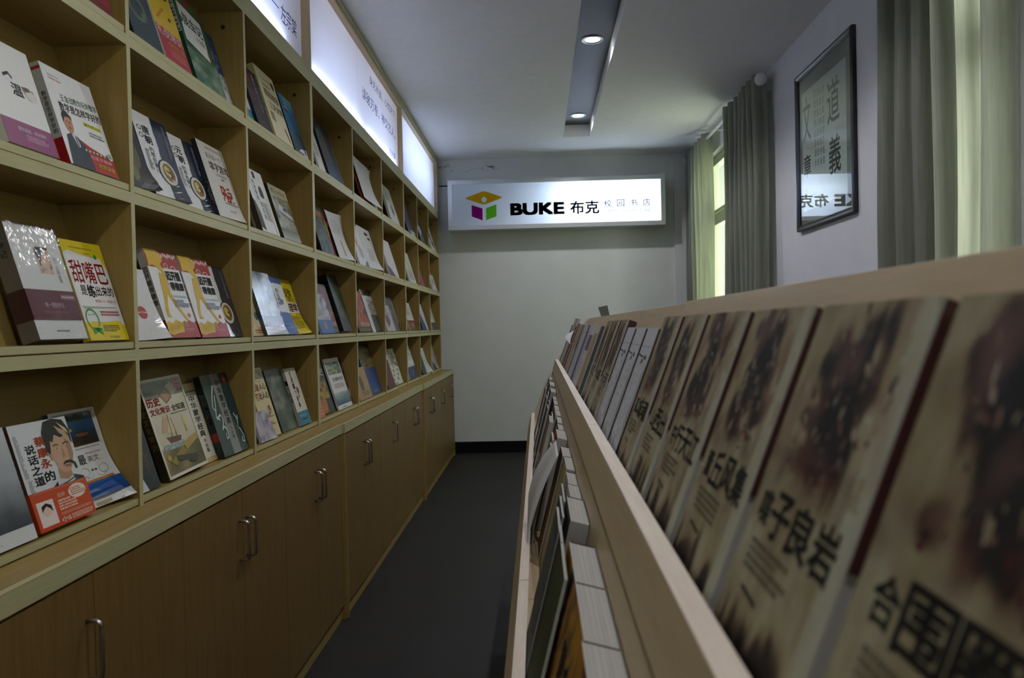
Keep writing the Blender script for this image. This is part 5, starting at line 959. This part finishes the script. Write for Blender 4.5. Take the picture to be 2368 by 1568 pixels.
('C', .040, 6.52, .34, .250, .014, c_plain('#c8c6c2', ('rect', 0, 1, 0, .36, '#6a3a20'), ('splat', .6, .2, .25, .12, '#a8601c', 3), ('lines', .1, .6, .55, .8, 5, '#8a8a88', 4)), 'white and rust brown book, third row of the far bookcase', {}),
('C', .040, 7.22, .37, .260, .014, c_plain('#20306a', ('poly', [(.35, 1), (1, 1), (1, 0), (.75, 0), (.4, .6)], '#c8ccd2')), 'blue and white book, third row of the far bookcase', {}),
('C', .040, 7.92, .33, .260, .014, c_plain('#c8c6c0', ('rect', 0, 1, 0, .3, '#3a342c'), ('lines', .2, .8, .45, .8, 6, '#9a9088', 3)), 'white book with a dark foot, farthest cubby of the third row', {}),
# ---- bottom row
('D', .034, 1.430, .180, .245, .016, c_mist(), 'grey misty landscape book, bottom row at the left edge of the photo', {}),
('D', .040, 1.620, .205, .240, .030, c_speak(), 'white paperback with a portrait and an orange belly band', dict(band='speak')),
('D', .058, 1.815, .190, .250, .014, c_essay(), 'white and blue essay magazine with curled foot, bottom row nearest column', dict(curl=(.042, .62, 1))),
('D', .044, 2.035, .115, .215, .012, c_plain('#1a2236', ('splat', .7, .35, .12, .2, '#4a2c34', 3), ('poly', [(0, 0), (.45, 0), (.2, .3), (0, .45)], '#cdd2d8')), 'navy booklet against the divider, bottom row second column', {}),
('D', .034, 2.205, .262, .300, .024, c_history(), 'cream framed history book with a sailing ship and a red seal', dict(rot=1.5)),
('D', .070, 2.420, .160, .300, .008, c_plain('#a88a52', ('rect', 0, 1, .85, 1, '#96783f')), 'tan book standing behind the sailing ship book', {}),
('D', .062, 2.455, .150, .272, .008, c_mengxue(), 'beige book with a white title strip beside the sailing ship book', {}),
('D', .036, 2.600, .225, .290, .022, c_classics(), 'dark teal book with a grey strip and white brush strokes', {}),
('D', .034, 2.950, .150, .120, .010, c_plain('#b8b4c4', ('photo', 0, 1, 0, 1, ['#3a3a6a', '#8a7a9a', '#c8c4cc', '#6a4a6a'], 3, 8, 8, 3)), 'low purple and white booklet, bottom row third column', dict(mat='shiny', curl=(.014, .8, 1))),
('D', .040, 3.040, .176, .290, .016, c_heart(), 'beige book with two lines of red and black title, bottom row', {}),
('D', .060, 3.250, .245, .275, .010, c_plain('#3a4038', ('photo', 0, 1, 0, .9, ['#1c2420', '#3a4a3c', '#5a6a5a', '#8a8a80', '#4a2a30'], 5, 10, 14, 3)), 'dark green picture book between the beige and teal ones, bottom row', {}),
('D', .046, 3.455, .155, .268, .014, c_story(), 'off-white book with a teal foot and a black brush title', {}),
('D', .032, 3.735, .115, .085, .008, c_plain('#c8603a', ('lines', .1, .9, .1, .9, 4, '#d89070', 3)), 'low orange booklet in the corner, bottom row fourth column', {}),
('D', .040, 3.845, .240, .275, .016, c_tower(), 'black book with a golden bronze relic and a white title', {}),
('D', .040, 4.115, .300, .285, .010, c_bright(), 'white book with a lake scene, bottom row fourth column', {}),
('D', .064, 4.330, .235, .275, .010, c_maroon(), 'maroon book, rightmost in the bottom row fourth column', {}),
('D', .034, 4.62, .340, .200, .010, c_plain('#a8875a', ('ell', .45, .5, .14, .25, '#5a4a34'), ('lines', .3, .9, .1, .25, 2, '#7a5a34', 4)), 'tan booklet with an oval picture, bottom row fifth column', {}),
('D', .046, 4.960, .370, .340, .020, c_plain('#143a78', ('photo', 0, 1, .52, .92, ['#1a1c1c', '#3a3624', '#8a7a44', '#20242a', '#5a5230'], 6, 10, 10, 4), ('rect', 0, 1, .92, 1, '#15181c'), ('lines', .35, .6, .04, .08, 1, '#8a9ac0', 4)), 'large royal blue book with a dark picture panel, bottom row fifth column', {}),
('D', .066, 5.08, .262, .285, .008, c_bright('#8a7a5a', '时光书'), 'white picture book behind the royal blue one, bottom row fifth column', {}),
('D', .034, 5.50, .28, .210, .012, c_plain('#5a1418', ('rect', 0, 1, 0, .12, '#4a0f14')), 'dark red booklet, bottom row sixth column', {}),
('D', .046, 5.77, .41, .285, .014, c_floral(), 'first pale book with a flower pattern, bottom row sixth column', {}),
('D', .040, 6.44, .42, .290, .014, c_plain('#c6cacb', ('rect', 0, 1, 0, .36, '#22386a'), ('rect', 0, 1, .42, .55, '#d8dcdc'), ('splat', .6, .2, .08, .12, '#b0602a', 3), ('lines', .2, .9, .7, .9, 5, '#8a98a0', 4)), 'white book with a blue foot, bottom row of the far bookcase', {}),
('D', .036, 7.16, .24, .250, .014, c_plain('#1c3a2a'), 'dark green book edge against the divider, bottom row of the far bookcase', {}),
('D', .050, 7.405, .215, .250, .006, c_plain('#d0d4d6', ('splat', .5, .5, .12, .06, '#8a9090', 3)), 'white leaflet curling forward, bottom row of the far bookcase', dict(pages=False, curl=(.035, .6, 1))),
('D', .040, 7.95, .34, .290, .014, c_plain('#a8b4b4', ('photo', 0, 1, .1, 1, ['#8a9a9c', '#b8c4c4', '#9a7a84', '#7a8a8a'], 4, 8, 10, 3), ('poly', [(0, 0), (.7, 0), (0, .3)], '#20201c')), 'pale blue grey book, farthest cubby of the bottom row', {}),
]
# every book stands clear of the one in front of it, and all of them stand in front of the slanted back panel
CELLS = [(c0 + TH, c1) for md in MODS for c0, c1 in zip(md['y'][:3], md['y'][1:])]
DEP = {}
for row_ in 'ABCD':
    for ca, cb_ in CELLS:
        idx = sorted([i for i, q in enumerate(BOOKS) if q[0] == row_ and ca - 0.005 <= q[2] + q[3] / 2 <= cb_ + 0.005], key=lambda i: BOOKS[i][1])
        for sc_ in (1.0, 0.8, 0.65, 0.5, 0.4):
            placed = []
            for i in idx:
                q = BOOKS[i]; t_ = q[5] if q[5] > 0.03 else max(q[5] * sc_, 0.004)
                d_ = 0.008
                for (y0_, y1_, e_) in placed:
                    if q[2] < y1_ + 0.002 and q[2] + q[3] > y0_ - 0.002: d_ = max(d_, e_ + 0.0022)
                placed.append((q[2], q[2] + q[3], d_ + t_)); DEP[i] = (d_, t_)
            if not placed or max(p[2] for p in placed) < 0.079: break
        if placed:
            sh = min(0.005, 0.079 - max(p[2] for p in placed))
            for i in idx:
                d_, t_ = DEP[i]; DEP[i] = (d_ + max(sh, 0), t_)
        for i in idx: BOOKS[i] = BOOKS[i][:1] + (DEP[i][0],) + (min(max(BOOKS[i][2], ca + 0.002) if BOOKS[i][2] > 1.2 else BOOKS[i][2], cb_ - 0.004 - BOOKS[i][3]),) + BOOKS[i][3:5] + (DEP[i][1],) + BOOKS[i][6:]
for (row, d, y, w, h, t, art, label, op) in BOOKS:
    band = None
    if op.get('band') == 'speak': band = (0.0, 0.36, band_speak())
    if op.get('band') == 'maroon':
        q = Art('#5a1c30'); q.text('唯一授权传记', 0.30, 0.68, 0.40, 0.58, '#d8c8cc', 0.01); q.rect(0.66, 0.96, 0.70, 0.86, '#8a5a6c'); q.lines(0.68, 0.94, 0.74, 0.82, 1, '#d0c0c4', 3); q.lines(0.25, 0.7, 0.2, 0.3, 1, '#8a5a68', 4); q.sps('#3a1020'); band = (0.17, 0.43, q)
    if op.get('spine'): art.sps(op['spine'][0], op['spine'][1], op['spine'][2], 0.92, 0.25); art.back = lin('#12140f')
    hd = label.split(',')[0].split(' with ')[0].split(' behind ')[0].split(' beside ')[0].split(' against ')[0]
    name = 'booklet' if 'booklet' in hd or 'leaflet' in hd else ('magazine' if 'magazine' in hd else ('paper_sheet' if not op.get('pages', True) else 'book'))
    cat = {'booklet': 'booklet', 'magazine': 'magazine', 'paper_sheet': 'paper', 'book': 'book'}[name]
    r_ = make_book(name, label, w, h, t, art, op.get('mat', 'gloss'), op.get('pages', True), op.get('curl'), 'books in the left bookcases', cat, op.get('wrap', False), band)
    stand_left(r_, row, d, y, op.get('rot', 0.0))

# ------------------------------------------------------------------ books of the slanted rack: upper tier
def c_war(title, seed, red=0.55, tcol='#1c1c18'):
    a = Art('#8d836a'); rr = random.Random(seed)
    pal = ['#0f0f0d', '#1c1814', '#33281f', '#55432f', '#75654a', '#8d8062', '#9c9276', '#a8a48c', '#b0ae9c']
    bl = [(rr.uniform(.22, .74), rr.uniform(.60, .95), rr.uniform(.03, .10), rr.uniform(.02, .09), rr.uniform(.5, 1.1)) for _ in range(22)]
    bl += [(.44, .74, .09, .13, .9), (.58, .90, .08, .06, .7), (.36, .86, .07, .06, .6), (.50, .62, .12, .06, .6)]
    hi = [(rr.uniform(.3, .8), rr.uniform(.58, .92), rr.uniform(.02, .06), rr.uniform(.01, .04), .5) for _ in range(9)]
    lo = [(rr.uniform(.0, .85), rr.uniform(-.02, .14), rr.uniform(.03, .09), rr.uniform(.04, .12), .9) for _ in range(14)]
    def fn(u, v, t):
        f = noise.noise((u * 16 + seed, v * 9, seed * .7)); g = noise.noise((u * 34, v * 17 + seed, 2.0)); q = 0.70 + 0.30 * (t - 0.5) + 0.07 * f
        for cu, cv, ru, rv, k_ in bl + lo:
            d2 = ((u - cu + .02 * f) / ru) ** 2 + ((v - cv + .012 * g) / rv) ** 2
            if d2 < 5: q -= k_ * 0.75 * math.exp(-d2 * d2 * 0.6) * (0.75 + 0.5 * f + 0.35 * g)
        for cu, cv, ru, rv, k_ in hi:
            d2 = ((u - cu) / ru) ** 2 + ((v - cv) / rv) ** 2
            if d2 < 5: q += k_ * math.exp(-d2) * (0.7 + 0.5 * g)
        q -= max(0.0, 0.55 - abs(v - 0.76) * 3.0) * 0.22 * (1 + f * 1.4)
        q -= max(0.0, 0.16 - v) * 2.0 * (0.4 + t)
        if u > 0.87: q = 0.88 + 0.10 * f + (u - 0.87) * .6 - (0.25 if v > .55 and f > .25 else 0)
        return q
    a.photo(0, 1, 0, 1, pal, seed, 48, 84, 5.0, fn)
    k_ = len(a.p) - 1; pts, fs, cs, ly = a.p[k_]; rc = lin('#4a1d16'); pk = lin('#8a6258'); out = []
    for (u, v), c in zip(pts, cs):          # red and pinkish washes of the painted scene
        g = math.exp(-((v - 0.57) / 0.06) ** 2) * (0.5 + 0.8 * noise.noise((u * 9 + seed, v * 12, 3))) * red + 0.4 * math.exp(-((v - 0.05) / 0.08) ** 2) * (0.5 + 0.7 * noise.noise((u * 8, v * 8, seed)))
        g2 = max(0.0, noise.noise((u * 6 + 9, v * 7, seed * 1.3))) * (0.6 if v > .6 else 0.15)
        out.append(mixc(mixc(c, pk, min(g2, .6)), rc, min(max(g * (0.15 if u > 0.86 else 1.5), 0), 0.85)))
    a.p[k_] = (pts, fs, out, ly)
    for i in range(110):                    # small figures, hooves, spears and dust of the painted battle
        cu, cv = rr.gauss(.50, .19), rr.gauss(.75, .12)
        if not (.06 < cu < .90 and .56 < cv < .985): continue
        L = rr.uniform(.008, .045); wd_ = L * rr.uniform(.18, .55); an = rr.uniform(-.5, .9); c_, s__ = math.cos(an), math.sin(an); n_ = 9
        pts_ = [(cu + (wd_ * math.cos(2*PI*k/n_) * c_ - L * math.sin(2*PI*k/n_) * s__) * rr.uniform(.5, 1), cv + (wd_ * math.cos(2*PI*k/n_) * s__ + L * math.sin(2*PI*k/n_) * c_) * rr.uniform(.5, 1) * .7) for k in range(n_)]
        a.poly(pts_, rr.choice(['#161310', '#1f1a15', '#2a211a', '#3d2f22', '#1a1816', '#6e5c44', '#8e8268', '#a39a84', '#7a5a4e', '#50201a', '#9a8878'])); a.k -= 1
    for i in range(16):
        cu, cv = rr.uniform(.2, .75), rr.uniform(.545, .63); a.splat(cu, cv, rr.uniform(.01, .035), rr.uniform(.006, .02), rr.choice(['#4a1814', '#5a241c', '#3a1a14', '#6a4a3a']), i + seed, 9); a.k -= 1
    a.k += 1
    n = len(title); u = 0.09; wd = [0.75, 1.15, 1.2, 1.05][:n]; sm = sum(wd)
    for ch, q in zip(title, wd):
        e = u + 0.84 * q / sm; g = 0.060 if q > 1 else 0.046; a.text(ch, u, e - 0.008, 0.452 - g, 0.452 + g, tcol, 0.026); u = e
    a.lines(0.14, 0.62, 0.29, 0.375, 4, '#5a553f', seed); a.line([(0.2, 0.25), (0.42, 0.24)], 0.012, '#3a3628')
    for i in range(12):
        cu = 0.03 + 0.075 * i + rr.uniform(-.03, .03); hgt = rr.uniform(.05, .2) * (1.25 if i < 6 else .8); a.poly([(cu - .026, 0), (cu - .016, hgt * .7), (cu - .004, hgt), (cu + .008, hgt * .8), (cu + .012, hgt * .6), (cu + .032, 0)], ['#1c1712', '#2a1a14', '#221c14'][i % 3])
    a.sps('#4a1512', None); a.back = lin('#4a1512'); return a
RED_FLAP = '#5c1712'
def c_maps(seed):                  # white cover with speckled map prints
    a = Art('#c2c2c8'); a.rect(0, 1, .86, .865, '#8a8494'); a.line([(0, .80), (.55, .785)], .012, '#4c4656'); a.rect(.62, .80, .77, .80, '#3a3640'); a.rect(.45, .60, .74, .77, '#4a4652')
    a.photo(.08, .95, .22, .74, ['#8a8c98', '#b4b6bc', '#c4c4ca', '#c8c8cc', '#a4a4a8', '#b8aa90'], seed, 16, 24, 9.0); a.lines(.0, .06, .25, .75, 40, '#7a7884', seed)
    a.line([(.05, .20), (.35, .10), (.40, .02)], .02, '#4a4652'); a.line([(.45, .2), (.62, .14), (.60, .04), (.48, .08)], .018, '#6a6672'); a.photo(0, 1, 0, .08, ['#5a5866', '#8a8894', '#b4b4bc'], seed + 2, 10, 4, 4); a.sps('#2c2c30'); return a
def simple(bg, spine=None, **k):
    a = Art(bg); a.sps(spine or bg); a.back = lin(spine or bg); return a
REAR = dict(group='books in the upper tier of the rack')
T1 = [ # far-left edge Y, width, height, thickness, offset from the lip, art, label
(0.349, .170, .243, .020, c_war('合围圈大', 3), 'battle painting novel nearest the camera at the right edge of the photo', 'book'),
(0.513, .166, .243, .020, c_war('喋子良岩', 5), 'battle painting novel, second from the camera in the upper rack tier', 'book'),
(0.672, .160, .243, .020, c_war('董丘风集', 8), 'battle painting novel, third from the camera in the upper rack tier', 'book'),
(0.845, .176, .243, .020, c_war('夺行天江', 11), 'battle painting novel, fourth from the camera in the upper rack tier', 'book'),
(0.990, .150, .243, .018, c_war('山西出', 14), 'battle painting novel, fifth from the camera in the upper rack tier', 'book'),
(1.150, .162, .243, .020, c_war('孤城魂', 17), 'battle painting novel just before the white map books', 'book'),
(1.285, .150, .226, .014, c_maps(3), 'white map-print book, nearest of the three in the upper rack tier', 'book'),
(1.428, .150, .226, .014, c_maps(6), 'white map-print book, middle of the three in the upper rack tier', 'book'),
(1.570, .150, .226, .014, c_maps(9), 'white map-print book, farthest of the three in the upper rack tier', 'book'),
(1.745, .170, .243, .018, c_war('大河', 21), 'battle painting novel just beyond the white map books', 'book'),
(1.925, .180, .243, .018, c_war('长城', 24), 'battle painting novel, second beyond the white map books', 'book'),
(2.085, .165, .243, .018, c_war('怒江', 27), 'battle painting novel, third beyond the white map books, beside the teal book', 'book'),
(2.235, .155, .228, .016, simple('#123038', '#0c1c22'), 'dark teal book in the upper rack tier', 'book'),
(2.400, .160, .205, .010, c_plain('#a08a5c', ('rect', 0, 1, 0, .2, '#7a6a44')), 'low tan book beside the dark teal one in the upper rack tier', 'book'),
(2.600, .195, .236, .012, c_plain('#c4c2c8', ('rect', 0, 1, .62, .84, '#64586a'), ('lines', .2, .7, .2, .5, 8, '#9a9aa6', 3)), 'white book with a broad mauve stripe in the upper rack tier', 'book'),
(2.800, .190, .232, .012, c_plain('#33406a', ('rect', .5, 1, 0, 1, '#b8bac4'), ('lines', .55, .95, .1, .9, 20, '#5a6488', 4)), 'blue and white book in the upper rack tier', 'book'),
(3.000, .190, .240, .010, simple('#b4b2b4', '#6a1c18'), 'grey white book with a red spine in the upper rack tier', 'book'),
(3.210, .200, .234, .014, c_plain('#58606e', ('rect', 0, .5, 0, .55, '#8a9cb0'), ('grad', 0, 1, .6, 1, '#3a4456', '#6a7280')), 'slate blue book in the upper rack tier', 'book'),
(3.400, .190, .230, .016, simple('#b0781a', '#8a5a12'), 'mustard orange book in the upper rack tier', 'book'),
(3.600, .200, .240, .018, c_plain('#5c1812', ('splat', .5, .6, .12, .05, '#8a8a88', 3), ('rect', .2, .8, .3, .34, '#8a3a2c')), 'dark red book near the far end of the upper rack tier', 'book'),
(3.770, .180, .226, .012, simple('#15171a', '#0c0d0f'), 'black book with a turned-up white page, far end of the upper rack tier', 'book'),
(3.930, .180, .268, .014, c_plain('#a89c78', ('rect', .7, 1, 0, 1, '#7a6c44')), 'tall beige book near the far end of the upper rack tier', 'book'),
(4.100, .170, .270, .012, simple('#a8a48c', '#15171a'), 'tall black-spined book at the far end of the upper rack tier', 'book'),
(4.240, .170, .236, .016, simple('#14161a', '#0c0e12'), 'black book, last at the far end of the upper rack tier', 'book'),
]
T1 = [(q[0], (min(q[1], q[0] - (T1[i - 1][0]) - 0.0100) if i else q[1])) + q[2:] for i, q in enumerate(T1)]
for i, (y, w, h, t, art, label, cat) in enumerate(T1):
    nxt = T1[i + 1][0] if i + 1 < len(T1) else None
    r_ = make_book('book', label, w, h, t, art, 'matte', True, None, 'books in the upper tier of the rack', 'book')
    # fanned: each book's near edge lies behind its nearer neighbour's far edge, so alternate books sit a little deeper
    stand_rack(r_, 1, y, 0.0065, yaw=-0.8)
    if 'turned-up' in label:
        a = simple('#d8d8d8'); 
        m = MB(); n_ = 10; vs = []
        for k_ in range(n_ + 1):
            q = k_ / n_; vs += [(w * (0.05 + 0.45 * q), -0.002 - 0.030 * math.sin(q * PI * .55), h * (0.90 - 0.20 * q)), (w * (0.55 + 0.44 * q), -0.001 - 0.006 * math.sin(q * PI), h * (0.93 - 0.32 * q))]
        m.add(vs, [(2*k_, 2*k_+1, 2*k_+3, 2*k_+2) for k_ in range(n_)]); o = m.build('turned_page', M['white_plastic'], r_, smooth=True)
    if 'map-print' in label:        # black strip on the near edge, painted-in shade of the gap between books
        b = MB(); b.box(w - 0.0010, w + 0.0010, 0.0008, t - 0.0008, 0.002, h - 0.002); b.build('gap_shade_strip', M['black_rubber'], r_)
    if 'battle' in label:          # dark red inner flap showing along the near edge
        b = MB(); b.box(w - 0.0010, w + 0.0010, 0.0008, t - 0.0008, h * 0.45, h - 0.001); b.build('flap', M.setdefault('flap', plain('dark_red_flap', (0.055, 0.012, 0.009), 0.6)), r_)
# small paper tab and a white tag standing up from the back board
px, pz = rk(X1, Z1, 0.264, 0.084)
b = MB(); b.add([(0.0, 0.0, 0.0), (0.036, 0.0, 0.0), (0.024, 0.0, 0.056), (-0.016, 0.0, 0.048), (0.0, 0.0012, 0.0), (0.036, 0.0012, 0.0), (0.024, 0.0012, 0.056), (-0.016, 0.0012, 0.048)], [(0, 1, 2, 3), (7, 6, 5, 4), (0, 4, 5, 1), (1, 5, 6, 2), (2, 6, 7, 3), (3, 7, 4, 0)])
o = tag(b.build('paper_tab', M['mount']), 'small grey paper tab sticking up from the rack back board', 'tab'); o.location = (px - 0.002, 3.38, pz - 0.006)
b = MB(); b.box(0.0, 0.013, 0.0, 0.001, 0.0, 0.030)
o = tag(b.build('price_tag', M['white_plastic']), 'tiny white tag sticking up at the far end of the rack back board', 'tag'); o.location = (px - 0.012, 4.19, pz - 0.010)

# ------------------------------------------------------------------ lower tier, seen from above: page blocks lean on the board under the upper lip
def c_yb(seed):
    a = Art('#7a5310'); a.photo(0, 1, 0, 1, ['#0f0e0c', '#2a2012', '#6a4510', '#9a6614', '#a87818', '#3a3a34', '#15130f'], seed, 12, 18, 2.6); a.text('黄金', .15, .85, .6, .8, '#15130f', .03); a.sps('#3a0c14', None); a.back = lin('#3a0c14'); return a
T2 = [ # far edge Y, width, height, thickness, offset, art, label, bow
(.515, .160, 0.234, .036, c_yb(3), 'thick gold and black book nearest the camera, lower rack tier', .0),
(.690, .158, 0.238, .036, c_yb(6), 'thick gold and black book, second from the camera in the lower rack tier', .0),
(.850, .158, 0.238, .034, c_yb(9), 'thick gold and black book, third from the camera in the lower rack tier', .0),
(1.010, .158, 0.238, .034, c_yb(12), 'thick gold and black book, fourth from the camera in the lower rack tier', .0),
(1.278, .160, 0.240, .028, simple('#1b2418', '#20241c'), 'thick black-green book whose pages show behind the thin black ones, lower rack tier', .0),
(1.408, .122, 0.236, .020, c_plain('#a09c98', ('lines', .1, .9, .1, .9, 20, '#6a6a68', 3)), 'grey white book, sixth from the camera in the lower rack tier', .0),
(1.540, .130, 0.234, .018, simple('#8a8a86', '#5a5a56'), 'plain grey book beside the white folded sheet, lower rack tier', .0),
(1.700, .150, 0.238, .018, simple('#9a8a5a', '#6a5a34'), 'tan-covered book under the white folded sheet, lower rack tier', .0),
(1.850, .140, 0.236, .020, c_plain('#8a5a24', ('rect', 0, 1, .7, 1, '#5a3a1c')), 'brown orange book, lower rack tier', .0),
(2.120, .165, 0.240, .026, c_plain('#a8682a', ('lines', .1, .9, .2, .6, 10, '#5a3414', 3)), 'orange book with fine lines, lower rack tier', .0),
(2.300, .150, 0.234, .016, simple('#7a8a98', '#4a5660'), 'blue grey book between the orange and green ones, lower rack tier', .0),
(2.470, .150, 0.236, .016, simple('#66702a', '#4a5220'), 'moss green book, lower rack tier', .0),
(2.640, .150, 0.238, .018, simple('#8a8450', '#5a5834'), 'olive beige book, lower rack tier', .0),
(2.830, .165, 0.236, .016, simple('#7a6a5a', '#4a3a34'), 'taupe book, lower rack tier', .0),
(3.010, .160, 0.238, .016, simple('#4a1c1c', '#3a1414'), 'dark maroon book, lower rack tier', .0),
(3.200, .165, 0.236, .014, simple('#22302c', '#141c1a'), 'dark green book, lower rack tier', .0),
(3.430, .200, 0.250, .024, simple('#1b2024', '#101416'), 'thick dark book with pale page block, lower rack tier', .0),
(3.700, .230, 0.258, .026, simple('#20242a', '#14181c'), 'large black book near the far end of the lower rack tier', .0),
(3.950, .200, 0.244, .020, simple('#1c2c34', '#101a20'), 'navy black book near the far end of the lower rack tier', .0),
(4.200, .200, 0.250, .020, simple('#102430', '#0c1a22'), 'dark blue book at the far end of the lower rack tier', .0),
]
for y, w, h, t, art, label, bow in T2:
    r_ = make_book('book', label, w, h, t, art, 'matte', True, None, 'books in the lower tier of the rack', 'book', bow=bow)
    stand_rack(r_, 2, y, W2 - 0.001 - t)
T2F = [ # front layer, resting against the lip
(1.02, .150, .232, .0035, simple('#2e3a14', '#2a3412'), 'thin dark olive book in the front of the lower rack tier', .002, .010),
(1.12, .150, .230, .0035, simple('#151713', '#101210'), 'thin black book in the front of the lower rack tier, next to the olive one', .003, .006),
(1.23, .150, .230, .0035, c_plain('#3a3c38', ('lines', .1, .9, .1, .9, 20, '#6a6a64', 3)), 'thin charcoal book with grey lines in the front of the lower rack tier', .002, .008),
(1.33, .150, .228, .0035, simple('#1c1f1a', '#161814'), 'thin black book in the front of the lower rack tier, beside the grey leaflets', .010, .004),
(1.46, .150, .224, .003, simple('#77756f', '#5a5853'), 'grey leaflet in the front of the lower rack tier', .018, .006),
(1.95, .150, .225, .0035, simple('#50541c', '#464a1a'), 'moss green thin book in the front of the lower rack tier', .004, .010),
(2.12, .160, .230, .005, simple('#6e6c22', '#5c5a20'), 'yellow green thin book in the front of the lower rack tier', .009, .012),
(2.42, .170, .240, .012, simple('#8a6a58', '#5c1414'), 'pinkish tan book with a red edge in the front of the lower rack tier', .004, .0),
(2.62, .150, .230, .0035, simple('#4c3c22', '#3a2c18'), 'thin brown book in the front of the lower rack tier', .018, .004),
(2.80, .160, .236, .0035, simple('#3a3426', '#2c281c'), 'thin dark brown book in the front of the lower rack tier', .004, .004),
(2.98, .160, .236, .0035, simple('#1a1c1a', '#121412'), 'thin black book, first of the dark group in the front of the lower rack tier', .012, .004),
(3.16, .160, .238, .0035, simple('#22241e', '#161812'), 'thin black book, second of the dark group in the front of the lower rack tier', .004, .004),
(3.34, .160, .238, .0035, simple('#14161a', '#0c0e12'), 'thin black book, third of the dark group in the front of the lower rack tier', .012, .0),
(3.62, .170, .240, .005, simple('#0f1418', '#0a0e12'), 'thin blue black book in the front of the lower rack tier, far end', .004, .0),
]
for y, w, h, t, art, label, off, bow in T2F:
    r_ = make_book('book' if 'leaflet' not in label else 'leaflet', label, w, h, t, art, 'matte', True, None, 'books in the lower tier of the rack', 'book' if 'leaflet' not in label else 'leaflet', bow=0.0)
    stand_rack(r_, 2, y, off)
# large white sheet folded forward over the front books
b = MB(); vs = []; n_ = 14
for k_ in range(n_ + 1):
    q = k_ / n_; a = q * PI * 0.62
    for e in (0, 1):
        yy = 1.86 - e * 0.215 * (1 - 0.25 * q); u_ = LEDGE2 + 0.246 - 0.19 * q * (0.75 + 0.35 * e) + 0.010 * math.sin(a * 1.6); w_ = 0.012 - 0.030 * math.sin(q * PI * 0.55) * (1.15 - 0.5 * e)
        x_, z_ = rk2(u_, w_); vs.append((x_, yy, z_))
b.add(vs, [(2*k_, 2*k_+1, 2*k_+3, 2*k_+2) for k_ in range(n_)])
o = b.build('paper_sheet', M['white_plastic'], smooth=True, rel=tuple(vs[0])); sm = o.modifiers.new('thickness', 'SOLIDIFY'); sm.thickness = 0.0004
tag(o, 'large white sheet folded forward over the books in the lower rack tier', 'paper', 'books in the lower tier of the rack')
